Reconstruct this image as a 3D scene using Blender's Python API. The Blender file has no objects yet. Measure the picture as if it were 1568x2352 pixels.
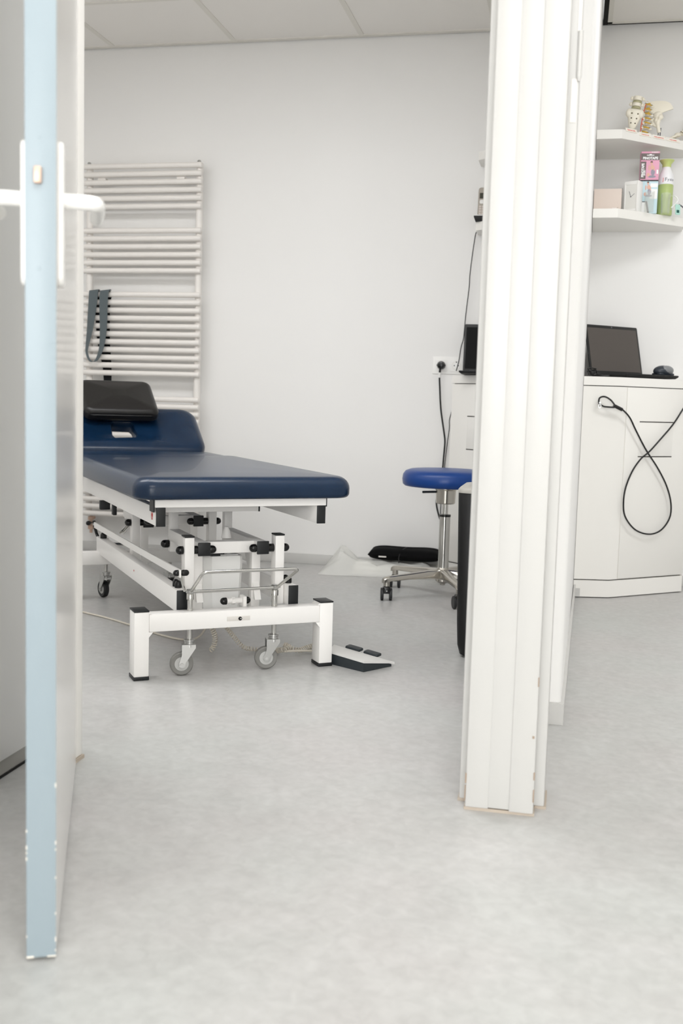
import bpy, bmesh, math, random
from mathutils import Vector, Matrix
from math import sin, cos, pi, radians

random.seed(7)
scene = bpy.context.scene
COL = scene.collection

# ------------------------------------------------------------------ camera, world, lights, exposure
CAM_F, CAM_PITCH, CAM_ROLL, CAM_YAW, CAM_H = 2450.0, radians(5.88), radians(1.61), radians(12.08), 0.80
cam_data = bpy.data.cameras.new('camera')
cam_data.sensor_fit = 'VERTICAL'
cam_data.sensor_height = 36.0
cam_data.lens = CAM_F / 2352.0 * 36.0
cam_data.clip_start = 0.05
cam_data.clip_end = 60
cam_data.dof.use_dof = True
cam_data.dof.focus_distance = 3.25
cam_data.dof.aperture_fstop = 4.5
cam = bpy.data.objects.new('camera', cam_data)
COL.objects.link(cam)
fwd = Vector((-sin(CAM_YAW) * cos(CAM_PITCH), cos(CAM_YAW) * cos(CAM_PITCH), -sin(CAM_PITCH)))
r0 = Vector((cos(CAM_YAW), sin(CAM_YAW), 0))
u0 = r0.cross(fwd)
RT = r0 * cos(CAM_ROLL) + u0 * sin(CAM_ROLL)
UP = -r0 * sin(CAM_ROLL) + u0 * cos(CAM_ROLL)
M = Matrix((RT, UP, -fwd)).transposed().to_4x4()
M.translation = Vector((0, 0, CAM_H))
cam.matrix_world = M
scene.camera = cam

world = bpy.data.worlds.new('world')
scene.world = world
world.use_nodes = True
world.node_tree.nodes['Background'].inputs[0].default_value = (0.95, 0.98, 1.0, 1)
world.node_tree.nodes['Background'].inputs[1].default_value = 1.0

def area(name, loc, rot, sx, sy, power, col=(1, 1, 1)):
    l = bpy.data.lights.new(name, 'AREA')
    l.shape = 'RECTANGLE'; l.size = sx; l.size_y = sy; l.energy = power; l.color = col
    o = bpy.data.objects.new(name, l)
    o.location = loc; o.rotation_euler = rot
    COL.objects.link(o)
    return o

# daylight through the corridor window behind the camera, and the corridor and consulting room luminaires; the treatment room lamps are added fill
area('window_light', (0.35, -4.95, 1.45), (radians(90), 0, 0), 3.6, 1.9, 225, (0.98, 0.99, 1.0))
area('corridor_ceiling_light', (0.15, 0.35, 2.44), (0, 0, 0), 1.2, 0.6, 20, (0.99, 0.995, 1.0))
area('treatment_room_fill_light', (-0.9, 2.85, 2.46), (0, 0, 0), 1.2, 0.6, 19, (0.985, 0.99, 1.0))
area('treatment_room_fill_light', (-2.2, 2.95, 2.46), (0, 0, 0), 1.2, 0.6, 19, (0.985, 0.99, 1.0))
area('consulting_room_ceiling_light', (1.15, 3.4, 2.46), (0, 0, 0), 1.2, 0.6, 22, (0.98, 0.99, 1.0))

scene.view_settings.view_transform = 'Standard'
scene.view_settings.look = 'None'
scene.view_settings.gamma = 1.0
scene.view_settings.use_curve_mapping = False
scene.view_settings.exposure = 0.12
scene.cycles.max_bounces = 10
scene.cycles.diffuse_bounces = 6
scene.cycles.caustics_reflective = False
scene.cycles.caustics_refractive = False
scene.cycles.sample_clamp_indirect = 4.0
scene.cycles.use_denoising = True

# ------------------------------------------------------------------ materials
def srgb(r, g, b):
    f = lambda c: (c / 255 / 12.92) if c / 255 <= 0.04045 else ((c / 255 + 0.055) / 1.055) ** 2.4
    return (f(r), f(g), f(b), 1)

def mat(name, rgb, rough=0.5, metal=0.0, bump=0.0, bscale=60.0, var=0.0, vscale=8.0, coat=0.0, spec=0.5, trans=0.0, ior=1.45):
    m = bpy.data.materials.new(name)
    m.use_nodes = True
    nt = m.node_tree
    b = nt.nodes['Principled BSDF']
    b.inputs['Base Color'].default_value = srgb(*rgb)
    b.inputs['Roughness'].default_value = rough
    b.inputs['Metallic'].default_value = metal
    b.inputs['Coat Weight'].default_value = coat
    b.inputs['Specular IOR Level'].default_value = spec
    b.inputs['Transmission Weight'].default_value = trans
    b.inputs['IOR'].default_value = ior
    if bump or var:
        tc = nt.nodes.new('ShaderNodeTexCoord')
    if bump:
        n = nt.nodes.new('ShaderNodeTexNoise'); n.inputs['Scale'].default_value = bscale; n.inputs['Detail'].default_value = 4
        bp = nt.nodes.new('ShaderNodeBump'); bp.inputs['Strength'].default_value = bump; bp.inputs['Distance'].default_value = 0.002
        nt.links.new(tc.outputs['Object'], n.inputs['Vector'])
        nt.links.new(n.outputs['Fac'], bp.inputs['Height'])
        nt.links.new(bp.outputs['Normal'], b.inputs['Normal'])
    if var:
        n2 = nt.nodes.new('ShaderNodeTexNoise'); n2.inputs['Scale'].default_value = vscale; n2.inputs['Detail'].default_value = 5
        mx = nt.nodes.new('ShaderNodeMix'); mx.data_type = 'RGBA'
        c = srgb(*rgb)
        mx.inputs[6].default_value = tuple(max(0, k * (1 - var)) for k in c[:3]) + (1,)
        mx.inputs[7].default_value = tuple(min(1, k * (1 + var)) for k in c[:3]) + (1,)
        nt.links.new(tc.outputs['Object'], n2.inputs['Vector'])
        nt.links.new(n2.outputs['Fac'], mx.inputs[0])
        nt.links.new(mx.outputs[2], b.inputs['Base Color'])
    return m

MT = {}
MT['wall'] = mat('wall_paint', (235, 234, 232), 0.6, bump=0.05, bscale=180)
MT['ceil'] = mat('ceiling_tile', (238, 235, 230), 0.85, bump=0.15, bscale=300)
MT['grid'] = mat('ceiling_grid', (225, 222, 214), 0.5)
MT['dark'] = mat('painted_shade', (20, 19, 17), 0.9)  # near-black colour painted as shade in ceiling gaps and under the cupboard
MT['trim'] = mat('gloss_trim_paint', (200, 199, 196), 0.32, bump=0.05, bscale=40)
MT['jamb'] = mat('door_frame_paint', (240, 238, 234), 0.3)
MT['seal'] = mat('worn_wood_sealant', (184, 172, 158), 0.8, var=0.2)
MT['chip'] = mat('bare_wood', (160, 142, 126), 0.8)
MT['doorface'] = mat('door_face_laminate', (222, 221, 219), 0.17)
MT['dooredge'] = mat('pale_blue_gloss_paint', (150, 163, 170), 0.36, bump=0.04, bscale=30)
MT['white_plastic'] = mat('white_plastic', (240, 239, 236), 0.3)
MT['brass'] = mat('worn_brass', (214, 184, 164), 0.4, 0.4)
MT['cupboard'] = mat('cupboard_laminate', (226, 226, 224), 0.35)
MT['plinth'] = mat('grey_plinth', (150, 148, 142), 0.4)
MT['radiator'] = mat('radiator_enamel', (234, 230, 225), 0.3)
MT['powder'] = mat('white_powder_coat', (250, 248, 245), 0.3)
MT['black_cap'] = mat('black_plastic_cap', (23, 25, 27), 0.45)
MT['dome'] = mat('black_dome_plastic', (18, 18, 18), 0.22)
MT['chrome'] = mat('chrome', (205, 204, 200), 0.12, 1.0)
MT['zinc'] = mat('zinc_plate', (190, 190, 188), 0.28, 1.0)
MT['alu'] = mat('polished_aluminium', (196, 192, 184), 0.2, 1.0)
MT['navy'] = mat('navy_leather', (10, 36, 62), 0.27, coat=0.1, spec=0.42, bump=0.12, bscale=220, var=0.2, vscale=14)
MT['blackleather'] = mat('black_leather', (22, 20, 19), 0.36, bump=0.1, bscale=220)
MT['blue'] = mat('royal_blue_vinyl', (12, 58, 126), 0.34, bump=0.08, bscale=200)
MT['tyre_grey'] = mat('grey_rubber', (132, 131, 127), 0.5)
MT['tyre_black'] = mat('black_rubber', (34, 35, 36), 0.45)
MT['hub'] = mat('grey_wheel_hub', (196, 196, 193), 0.4)
MT['motor'] = mat('actuator_housing', (240, 240, 238), 0.4)
MT['cord'] = mat('beige_cord', (212, 205, 192), 0.5)
MT['blackcord'] = mat('black_cord', (24, 24, 24), 0.4)
MT['strap'] = mat('grey_webbing', (88, 97, 100), 0.7, bump=0.3, bscale=500)
MT['strapback'] = mat('dark_webbing', (14, 17, 20), 0.9)
MT['charcoal'] = mat('charcoal_plastic', (44, 50, 54), 0.5)
MT['greywhite'] = mat('pale_grey_plastic', (226, 225, 222), 0.35)
MT['fabric'] = mat('black_fabric', (9, 9, 10), 0.95, bump=0.3, bscale=400, spec=0.2)
MT['paper'] = mat('white_paper', (238, 236, 230), 0.8)
MT['desk'] = mat('white_laminate', (236, 234, 229), 0.35)
MT['gap'] = mat('dark_gap', (60, 57, 52), 0.8)
MT['screen'] = mat('laptop_screen', (84, 78, 74), 0.35)
MT['screenoff'] = mat('dark_screen', (6, 7, 7), 0.5, spec=0.15)
MT['laptop'] = mat('black_laptop_shell', (20, 21, 21), 0.4)
MT['mouse'] = mat('mouse_shell', (48, 54, 62), 0.35)
MT['mousetop'] = mat('mouse_grey', (130, 132, 134), 0.3)
MT['bin'] = mat('black_bin_plastic', (10, 10, 11), 0.5)
MT['binrim'] = mat('bin_rim_sheen', (168, 165, 158), 0.4)  # pale tone stands for the reflection along the bin's top edge
MT['bone'] = mat('bone_plastic', (236, 230, 214), 0.45, bump=0.2, bscale=60)
MT['disc'] = mat('disc_olive', (170, 166, 132), 0.5)
MT['nerve'] = mat('nerve_yellow', (214, 174, 66), 0.4)
MT['red'] = mat('muscle_red', (205, 88, 62), 0.45)
MT['crease'] = mat('dark_foramen', (88, 74, 50), 0.7)
MT['redink'] = mat('red_ink', (226, 96, 84), 0.6)
MT['card'] = mat('cream_card', (240, 234, 222), 0.7)
MT['beige'] = mat('beige_card', (220, 206, 196), 0.55)
MT['pink'] = mat('pink_print', (226, 164, 188), 0.45)
MT['packgrey'] = mat('grey_print', (110, 100, 98), 0.5)
MT['packwhite'] = mat('white_print', (244, 244, 244), 0.5)
MT['skin'] = mat('skin_print', (222, 176, 158), 0.5)
MT['slate'] = mat('slate_print', (150, 146, 160), 0.5)
MT['cyan'] = mat('pale_blue_print', (198, 222, 230), 0.5)
MT['ink'] = mat('black_ink', (30, 30, 32), 0.5)
MT['hairprint'] = mat('brown_print', (82, 60, 52), 0.5)
MT['green'] = mat('green_plastic', (176, 192, 124), 0.35)
MT['frost'] = mat('milky_plastic', (238, 238, 240), 0.4)
MT['limecap'] = mat('lime_cap', (190, 202, 128), 0.4)
MT['teal'] = mat('teal_print', (176, 216, 204), 0.5)
MT['darkgreen'] = mat('dark_green_print', (32, 84, 78), 0.5)
MT['clockface'] = mat('clock_face', (228, 227, 222), 0.3)
MT['phone'] = mat('silver_phone', (168, 160, 150), 0.4)
MT['phonedark'] = mat('phone_display', (60, 58, 48), 0.2)
MT['key'] = mat('phone_key', (206, 196, 188), 0.4)
MT['logored'] = mat('logo_red', (200, 62, 60), 0.5)
MT['label'] = mat('label_grey', (226, 222, 216), 0.5)
MT['inkgrey'] = mat('grey_ink', (104, 104, 110), 0.6)
MT['dimgrey'] = mat('dim_grey_ink', (58, 60, 62), 0.5)

def clear_mat(name, rgb, alpha, rough):
    m = bpy.data.materials.new(name); m.use_nodes = True
    nt = m.node_tree
    for n in list(nt.nodes):
        if n.type != 'OUTPUT_MATERIAL': nt.nodes.remove(n)
    out = [n for n in nt.nodes if n.type == 'OUTPUT_MATERIAL'][0]
    tr = nt.nodes.new('ShaderNodeBsdfTransparent'); tr.inputs[0].default_value = (0.97, 0.97, 0.96, 1)
    pb = nt.nodes.new('ShaderNodeBsdfPrincipled'); pb.inputs['Base Color'].default_value = srgb(*rgb); pb.inputs['Roughness'].default_value = rough
    mx = nt.nodes.new('ShaderNodeMixShader'); mx.inputs[0].default_value = alpha
    nt.links.new(tr.outputs[0], mx.inputs[1]); nt.links.new(pb.outputs[0], mx.inputs[2]); nt.links.new(mx.outputs[0], out.inputs[0])
    return m
MT['film'] = clear_mat('clear_film', (242, 242, 238), 0.6, 0.25)
MT['glass'] = clear_mat('clear_glass', (240, 244, 244), 0.12, 0.03)

def floor_mat():
    m = bpy.data.materials.new('marbled_linoleum'); m.use_nodes = True
    nt = m.node_tree; b = nt.nodes['Principled BSDF']
    tc = nt.nodes.new('ShaderNodeTexCoord')
    mp = nt.nodes.new('ShaderNodeMapping'); mp.inputs['Scale'].default_value = (1, 1, 1); mp.inputs['Rotation'].default_value = (0, 0, 0.5)
    nt.links.new(tc.outputs['Object'], mp.inputs['Vector'])
    n1 = nt.nodes.new('ShaderNodeTexNoise'); n1.inputs['Scale'].default_value = 9; n1.inputs['Detail'].default_value = 7; n1.inputs['Roughness'].default_value = 0.66; n1.inputs['Distortion'].default_value = 0.7
    n2 = nt.nodes.new('ShaderNodeTexNoise'); n2.inputs['Scale'].default_value = 42; n2.inputs['Detail'].default_value = 6; n2.inputs['Distortion'].default_value = 0.5
    n3 = nt.nodes.new('ShaderNodeTexNoise'); n3.inputs['Scale'].default_value = 2.3; n3.inputs['Detail'].default_value = 3
    for n in (n1, n2, n3): nt.links.new(mp.outputs[0], n.inputs['Vector'])
    cr = nt.nodes.new('ShaderNodeValToRGB')
    cr.color_ramp.elements[0].position = 0.3; cr.color_ramp.elements[0].color = srgb(174, 174, 173)
    cr.color_ramp.elements[1].position = 0.72; cr.color_ramp.elements[1].color = srgb(193, 193, 193)
    e = cr.color_ramp.elements.new(0.5); e.color = srgb(184, 184, 183)
    nt.links.new(n1.outputs['Fac'], cr.inputs[0])
    cr2 = nt.nodes.new('ShaderNodeValToRGB')
    cr2.color_ramp.elements[0].position = 0.3; cr2.color_ramp.elements[0].color = srgb(167, 167, 166)
    cr2.color_ramp.elements[1].position = 0.7; cr2.color_ramp.elements[1].color = srgb(197, 197, 196)
    nt.links.new(n2.outputs['Fac'], cr2.inputs[0])
    mx = nt.nodes.new('ShaderNodeMix'); mx.data_type = 'RGBA'; mx.inputs[0].default_value = 0.4
    nt.links.new(cr.outputs[0], mx.inputs[6]); nt.links.new(cr2.outputs[0], mx.inputs[7])
    tint = nt.nodes.new('ShaderNodeValToRGB')
    tint.color_ramp.elements[0].position = 0.35; tint.color_ramp.elements[0].color = (1.0, 0.975, 0.97, 1)
    tint.color_ramp.elements[1].position = 0.65; tint.color_ramp.elements[1].color = (0.985, 1.0, 0.985, 1)
    nt.links.new(n3.outputs['Fac'], tint.inputs[0])
    mu = nt.nodes.new('ShaderNodeMix'); mu.data_type = 'RGBA'; mu.blend_type = 'MULTIPLY'; mu.inputs[0].default_value = 1.0
    nt.links.new(mx.outputs[2], mu.inputs[6]); nt.links.new(tint.outputs[0], mu.inputs[7])
    nt.links.new(mu.outputs[2], b.inputs['Base Color'])
    rr = nt.nodes.new('ShaderNodeMapRange'); rr.inputs['To Min'].default_value = 0.27; rr.inputs['To Max'].default_value = 0.4
    nt.links.new(n1.outputs['Fac'], rr.inputs['Value']); nt.links.new(rr.outputs[0], b.inputs['Roughness'])
    bp = nt.nodes.new('ShaderNodeBump'); bp.inputs['Strength'].default_value = 0.06; bp.inputs['Distance'].default_value = 0.002
    nt.links.new(n2.outputs['Fac'], bp.inputs['Height']); nt.links.new(bp.outputs[0], b.inputs['Normal'])
    return m
MT['floor'] = floor_mat()

# ------------------------------------------------------------------ geometry helpers
class MB:
    """collects shapes and links them as one mesh object"""
    def __init__(s): s.v = []; s.f = []; s.mi = []; s.m = 0
    def add(s, vs, fs, M=None):
        o = len(s.v)
        for p in vs:
            p = Vector(p)
            s.v.append(M @ p if M else p)
        for f in fs:
            s.f.append([i + o for i in f]); s.mi.append(s.m)
        return s
    def box(s, x0, x1, y0, y1, z0, z1, bev=0.0, M=None):
        if bev <= 0:
            vs = [(x, y, z) for z in (z0, z1) for y in (y0, y1) for x in (x0, x1)]
            return s.add(vs, [(0, 2, 3, 1), (4, 5, 7, 6), (0, 1, 5, 4), (2, 6, 7, 3), (0, 4, 6, 2), (1, 3, 7, 5)], M)
        bm = bmesh.new(); bmesh.ops.create_cube(bm, size=1)
        for v in bm.verts:
            v.co = Vector(((x0 + x1) / 2 + v.co.x * (x1 - x0), (y0 + y1) / 2 + v.co.y * (y1 - y0), (z0 + z1) / 2 + v.co.z * (z1 - z0)))
        bev = min(bev, 0.45 * min(x1 - x0, y1 - y0, z1 - z0))
        bmesh.ops.bevel(bm, geom=list(bm.edges), offset=bev, segments=2, profile=0.5, affect='EDGES')
        bm.verts.index_update()
        s.add([v.co.copy() for v in bm.verts], [[v.index for v in f.verts] for f in bm.faces], M)
        bm.free(); return s
    def prism(s, poly, z0, z1, M=None):
        n = len(poly)
        a = sum(poly[i][0] * poly[(i + 1) % n][1] - poly[(i + 1) % n][0] * poly[i][1] for i in range(n))
        if a < 0: poly = poly[::-1]
        vs = [(p[0], p[1], z0) for p in poly] + [(p[0], p[1], z1) for p in poly]
        fs = [list(range(n))[::-1], list(range(n, 2 * n))] + [(i, (i + 1) % n, n + (i + 1) % n, n + i) for i in range(n)]
        return s.add(vs, fs, M)
    def lathe(s, prof, origin=(0, 0, 0), axis=(0, 0, 1), seg=24, M=None):
        ax = Vector(axis).normalized(); q = Vector((0, 0, 1)).rotation_difference(ax).to_matrix(); O = Vector(origin)
        vs = []; fs = []
        n = len(prof)
        for r, h in prof:
            for k in range(seg):
                a = 2 * pi * k / seg
                vs.append(O + q @ Vector((r * cos(a), r * sin(a), h)))
        for i in range(n - 1):
            for k in range(seg):
                k2 = (k + 1) % seg
                fs.append((i * seg + k, i * seg + k2, (i + 1) * seg + k2, (i + 1) * seg + k))
        fs.append(list(range(seg))[::-1]); fs.append(list(range((n - 1) * seg, n * seg)))
        return s.add(vs, fs, M)
    def cyl(s, p0, p1, r, r1=None, seg=16, M=None):
        p0 = Vector(p0); p1 = Vector(p1); L = (p1 - p0).length
        return s.lathe([(r, 0), (r if r1 is None else r1, L)], p0, p1 - p0, seg, M)
    def dome(s, o, axis, r, L, seg=16, M=None):
        k = max(L - r, 0.001)
        return s.lathe([(r * 0.96, 0), (r, 0.0015), (r, k)] + [(max(r * cos(a), 0.0004), k + r * sin(a)) for a in (0.35, 0.7, 1.05, 1.3, 1.55)], o, axis, seg, M)
    def ball(s, c, rx, ry=None, rz=None, seg=16, rings=10, M=None):
        ry = ry or rx; rz = rz or rx
        vs = []; fs = []
        for i in range(rings + 1):
            t = -pi / 2 + pi * i / rings
            for k in range(seg):
                a = 2 * pi * k / seg
                rr = max(cos(t), 0.003)
                vs.append((c[0] + rx * rr * cos(a), c[1] + ry * rr * sin(a), c[2] + rz * sin(t)))
        for i in range(rings):
            for k in range(seg):
                k2 = (k + 1) % seg
                fs.append((i * seg + k, i * seg + k2, (i + 1) * seg + k2, (i + 1) * seg + k))
        fs.append(list(range(seg))[::-1]); fs.append(list(range(rings * seg, (rings + 1) * seg)))
        return s.add(vs, fs, M)
    def tube(s, path, r, seg=8, M=None):
        P = [Vector(p) for p in path]; n = len(P)
        rs = r if isinstance(r, (list, tuple)) else [r] * n
        vs = []; fs = []; up = None
        for i in range(n):
            t = (P[min(i + 1, n - 1)] - P[max(i - 1, 0)]).normalized()
            if up is None:
                up = Vector((0, 0, 1)) if abs(t.z) < 0.9 else Vector((1, 0, 0))
            a = up - t * up.dot(t); a.normalize(); b = t.cross(a); up = a
            for k in range(seg):
                an = 2 * pi * k / seg
                vs.append(P[i] + (a * cos(an) + b * sin(an)) * rs[i])
        for i in range(n - 1):
            for k in range(seg):
                k2 = (k + 1) % seg
                fs.append((i * seg + k, i * seg + k2, (i + 1) * seg + k2, (i + 1) * seg + k))
        fs.append(list(range(seg))[::-1]); fs.append(list(range((n - 1) * seg, n * seg)))
        return s.add(vs, fs, M)
    def ribbon(s, path, widths, wdir, th, M=None):
        """flat band along path, width along wdir, thickness th"""
        P = [Vector(p) for p in path]; n = len(P); W = Vector(wdir).normalized()
        vs = []; fs = []
        for i in range(n):
            t = (P[min(i + 1, n - 1)] - P[max(i - 1, 0)]).normalized()
            nn = t.cross(W).normalized(); w = widths[i] / 2
            for a, b in ((-w, -th / 2), (w, -th / 2), (w, th / 2), (-w, th / 2)):
                vs.append(P[i] + W * a + nn * b)
        for i in range(n - 1):
            for k in range(4):
                k2 = (k + 1) % 4
                fs.append((i * 4 + k, i * 4 + k2, (i + 1) * 4 + k2, (i + 1) * 4 + k))
        fs.append((3, 2, 1, 0)); fs.append(tuple((n - 1) * 4 + k for k in range(4)))
        return s.add(vs, fs, M)
    def slab(s, x0, x1, y0, y1, prof, rc, nc=6, crown=0.0, hole=None, M=None):
        """loft of rounded rectangles: prof = [(inset, z), ...] bottom to top; crown lifts the top's middle; hole=(cx,cy,rx,ry)"""
        def loop(ins, z):
            X0, X1, Y0, Y1 = x0 + ins, x1 - ins, y0 + ins, y1 - ins
            r = max(min(rc - ins * 0.6, (X1 - X0) / 2 - 1e-4, (Y1 - Y0) / 2 - 1e-4), 0.0008)
            out = []
            for cx, cy, a0 in ((X1 - r, Y1 - r, 0), (X0 + r, Y1 - r, pi / 2), (X0 + r, Y0 + r, pi), (X1 - r, Y0 + r, 1.5 * pi)):
                for k in range(nc + 1):
                    a = a0 + pi / 2 * k / nc
                    out.append((cx + r * cos(a), cy + r * sin(a), z))
            # extra points on the long sides keep the hole's fan tidy
            return out
        L = [loop(i, z) for i, z in prof]
        n = len(L[0]); vs = []; fs = []
        zt = prof[-1][1]; cx, cy = (x0 + x1) / 2, (y0 + y1) / 2
        if hole:
            hx, hy, hrx, hry = hole
            def hl(z, k):
                o = []
                for p in L[-1]:
                    a = math.atan2((p[1] - hy) / (y1 - y0), (p[0] - hx) / (x1 - x0))
                    o.append((hx + hrx * k * cos(a), hy + hry * k * sin(a), z))
                return o
            L = L + [hl(zt, 1.12), hl(zt - 0.008, 1.0), hl(prof[0][1], 1.0)]
        elif crown:
            for t in (0.75, 0.5, 0.25):
                L.append([(cx + (p[0] - cx) * t, cy + (p[1] - cy) * t, zt + crown * (1 - t * t)) for p in loop(*prof[-1])])
        for lp in L: vs += lp
        m = len(L)
        for i in range(m - 1):
            for k in range(n):
                k2 = (k + 1) % n
                fs.append((i * n + k, i * n + k2, (i + 1) * n + k2, (i + 1) * n + k))
        if hole:
            for k in range(n):
                k2 = (k + 1) % n
                fs.append(((m - 1) * n + k, (m - 1) * n + k2, k2, k))
        else:
            fs.append(list(range(n))[::-1]); fs.append(list(range((m - 1) * n, m * n)))
        return s.add(vs, fs, M)
    def build(s, name, mats, parent=None, angle=40, smooth=True):
        me = bpy.data.meshes.new(name)
        me.from_pydata([tuple(v) for v in s.v], [], s.f)
        mats = mats if isinstance(mats, (list, tuple)) else [mats]
        for m in mats: me.materials.append(MT[m] if isinstance(m, str) else m)
        me.polygons.foreach_set('material_index', s.mi)
        bm = bmesh.new(); bm.from_mesh(me); bmesh.ops.recalc_face_normals(bm, faces=bm.faces); bm.to_mesh(me); bm.free()
        if smooth:
            me.shade_smooth(); me.set_sharp_from_angle(angle=radians(angle))
        me.update()
        o = bpy.data.objects.new(name, me)
        COL.objects.link(o)
        if parent is not None: o.parent = parent
        return o

def rnd(r, z0, z1, top=None, n=5):
    """inset profile of a slab with rounded lower edge r and rounded upper edge top"""
    top = r if top is None else top
    p = [(r * (1 - sin(a)), z0 + r * (1 - cos(a))) for a in [pi / 2 * k / n for k in range(n + 1)]]
    q = [(top * (1 - cos(a)), z1 - top * (1 - sin(a))) for a in [pi / 2 * k / n for k in range(n + 1)]]
    return p + q

def thing(name, label, cat, loc=(0, 0, 0), rz=0.0, group=None):
    o = bpy.data.objects.new(name, None)
    COL.objects.link(o)
    o.empty_display_size = 0.1
    o.location = loc; o.rotation_euler = (0, 0, rz)
    o['label'] = label; o['category'] = cat
    if group: o['group'] = group
    return o

def tag(o, label, cat, group=None, kind=None):
    o['label'] = label; o['category'] = cat
    if group: o['group'] = group
    if kind: o['kind'] = kind
    return o

def struct(name, mb, m, label, cat, **k):
    o = mb.build(name, m, **k)
    o['kind'] = 'structure'; o['label'] = label; o['category'] = cat
    return o

def smooth_path(pts, k=6):
    P = [Vector(p) for p in pts]; out = []
    for i in range(len(P) - 1):
        p0, p1, p2, p3 = P[max(i - 1, 0)], P[i], P[i + 1], P[min(i + 2, len(P) - 1)]
        for j in range(k):
            t = j / k
            out.append(0.5 * ((2 * p1) + (p2 - p0) * t + (2 * p0 - 5 * p1 + 4 * p2 - p3) * t * t + (3 * p1 - p0 - 3 * p2 + p3) * t ** 3))
    out.append(P[-1]); return out

def helix(pts, r, pitch, k=10):
    P = smooth_path(pts, 12); out = []; ph = 0.0; step = pitch / k; up = None
    # resample by arc length
    acc = [0]
    for i in range(1, len(P)): acc.append(acc[-1] + (P[i] - P[i - 1]).length)
    n = int(acc[-1] / step); j = 0
    for i in range(n + 1):
        d = i * step
        while j < len(acc) - 2 and acc[j + 1] < d: j += 1
        t = (d - acc[j]) / max(acc[j + 1] - acc[j], 1e-6)
        c = P[j].lerp(P[j + 1], min(t, 1)); tg = (P[j + 1] - P[j]).normalized()
        if up is None: up = Vector((0, 0, 1)) if abs(tg.z) < 0.9 else Vector((1, 0, 0))
        a = (up - tg * up.dot(tg)).normalized(); b = tg.cross(a); up = a
        ph = 2 * pi * i / k
        out.append(c + (a * cos(ph) + b * sin(ph)) * r)
    return out

def frame_matrix(o, x, z):
    x = Vector(x).normalized(); z = Vector(z); z = (z - x * x.dot(z)).normalized(); y = z.cross(x)
    m = Matrix((x, y, z)).transposed().to_4x4(); m.translation = Vector(o)
    return m

def text_mesh(name, body, size, M, m, parent=None, bold=0.0, squeeze=1.0, align='CENTER'):
    cu = bpy.data.curves.new(name, 'FONT')
    cu.body = body; cu.size = size; cu.align_x = align; cu.align_y = 'CENTER'; cu.extrude = 0.0002; cu.offset = bold; cu.resolution_u = 2
    t = bpy.data.objects.new(name + '_tmp', cu); COL.objects.link(t)
    dg = bpy.context.evaluated_depsgraph_get()
    me = bpy.data.meshes.new_from_object(t.evaluated_get(dg))
    COL.objects.unlink(t); bpy.data.objects.remove(t)
    me.transform(M @ Matrix.Diagonal((squeeze, 1, 1, 1)))
    me.materials.clear(); me.materials.append(MT[m])
    o = bpy.data.objects.new(name, me); COL.objects.link(o)
    if parent is not None: o.parent = parent
    return o

# ------------------------------------------------------------------ setting
YB = 5.08            # back wall
ZC = 2.50            # suspended ceiling
XL, XR = -3.1, 2.4   # far side walls
YW = -5.1            # corridor window wall

struct('floor', MB().box(XL - 0.1, XR + 0.1, YW - 0.1, YB + 0.1, -0.1, 0), 'floor', 'pale grey marbled linoleum floor running through both rooms', 'floor')
struct('wall_back', MB().box(XL - 0.1, XR + 0.1, YB, YB + 0.1, 0, 2.75), 'wall', 'plain off-white back wall behind radiator, desks and shelves', 'wall')
struct('wall_left', MB().box(XL - 0.1, XL, 2.09, YB, 0, 2.75), 'wall', 'off-white left wall of the treatment room, outside the frame', 'wall')
struct('wall_right', MB().box(XR, XR + 0.1, YW, YB, 0, 2.75), 'wall', 'off-white right wall, outside the frame', 'wall')
mb = MB().box(XL, -1.075, 2.09, 2.19, 0, 2.75).box(-1.075, -0.02, 2.09, 2.19, 2.12, 2.75).box(-0.02, 0.95, 2.09, 2.19, 2.12, 2.75).box(0.95, XR, 2.09, 2.19, 0, 2.75)
struct('wall_front', mb, 'wall', 'corridor wall pierced by the two doorways', 'wall')
# partition between the rooms: a slimmer stretch behind the post, then the full thickness
mb = MB().prism([(-0.085, 2.20), (-0.04, 2.20), (-0.04, 2.712), (-0.006, 2.712), (0.0, 2.716), (0.004, 2.722), (0.040, YB), (-0.085, YB)], 0, 2.75)
struct('wall_partition', mb, 'wall', 'white partition wall running back from the door post between the rooms', 'wall', angle=60)
mb = MB().box(-1.80, -1.72, YW, 2.09, 0, 2.75)
struct('wall_corridor', mb, 'wall', 'corridor side wall behind the left cupboard', 'wall')
mb = MB().box(-1.72, -1.7, YW - 0.1, YW, 0, 2.75).box(-1.72, XR, YW - 0.1, YW, 0, 0.5).box(-1.72, XR, YW - 0.1, YW, 2.4, 2.75).box(1.7, XR, YW - 0.1, YW, 0.5, 2.4)
struct('wall_window', mb, 'wall', 'wall with the window behind the photographer', 'wall')
mb = MB()
for x in (-1.7, -0.03, 1.64): mb.box(x, x + 0.06, YW - 0.08, YW - 0.02, 0.5, 2.4)
mb.box(-1.64, -0.03, YW - 0.08, YW - 0.02, 0.5, 0.56); mb.box(0.03, 1.64, YW - 0.08, YW - 0.02, 0.5, 0.56)
mb.box(-1.64, -0.03, YW - 0.08, YW - 0.02, 2.34, 2.4); mb.box(0.03, 1.64, YW - 0.08, YW - 0.02, 2.34, 2.4)
struct('window_1', mb, 'trim', 'white window frame behind the photographer', 'window')

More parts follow.
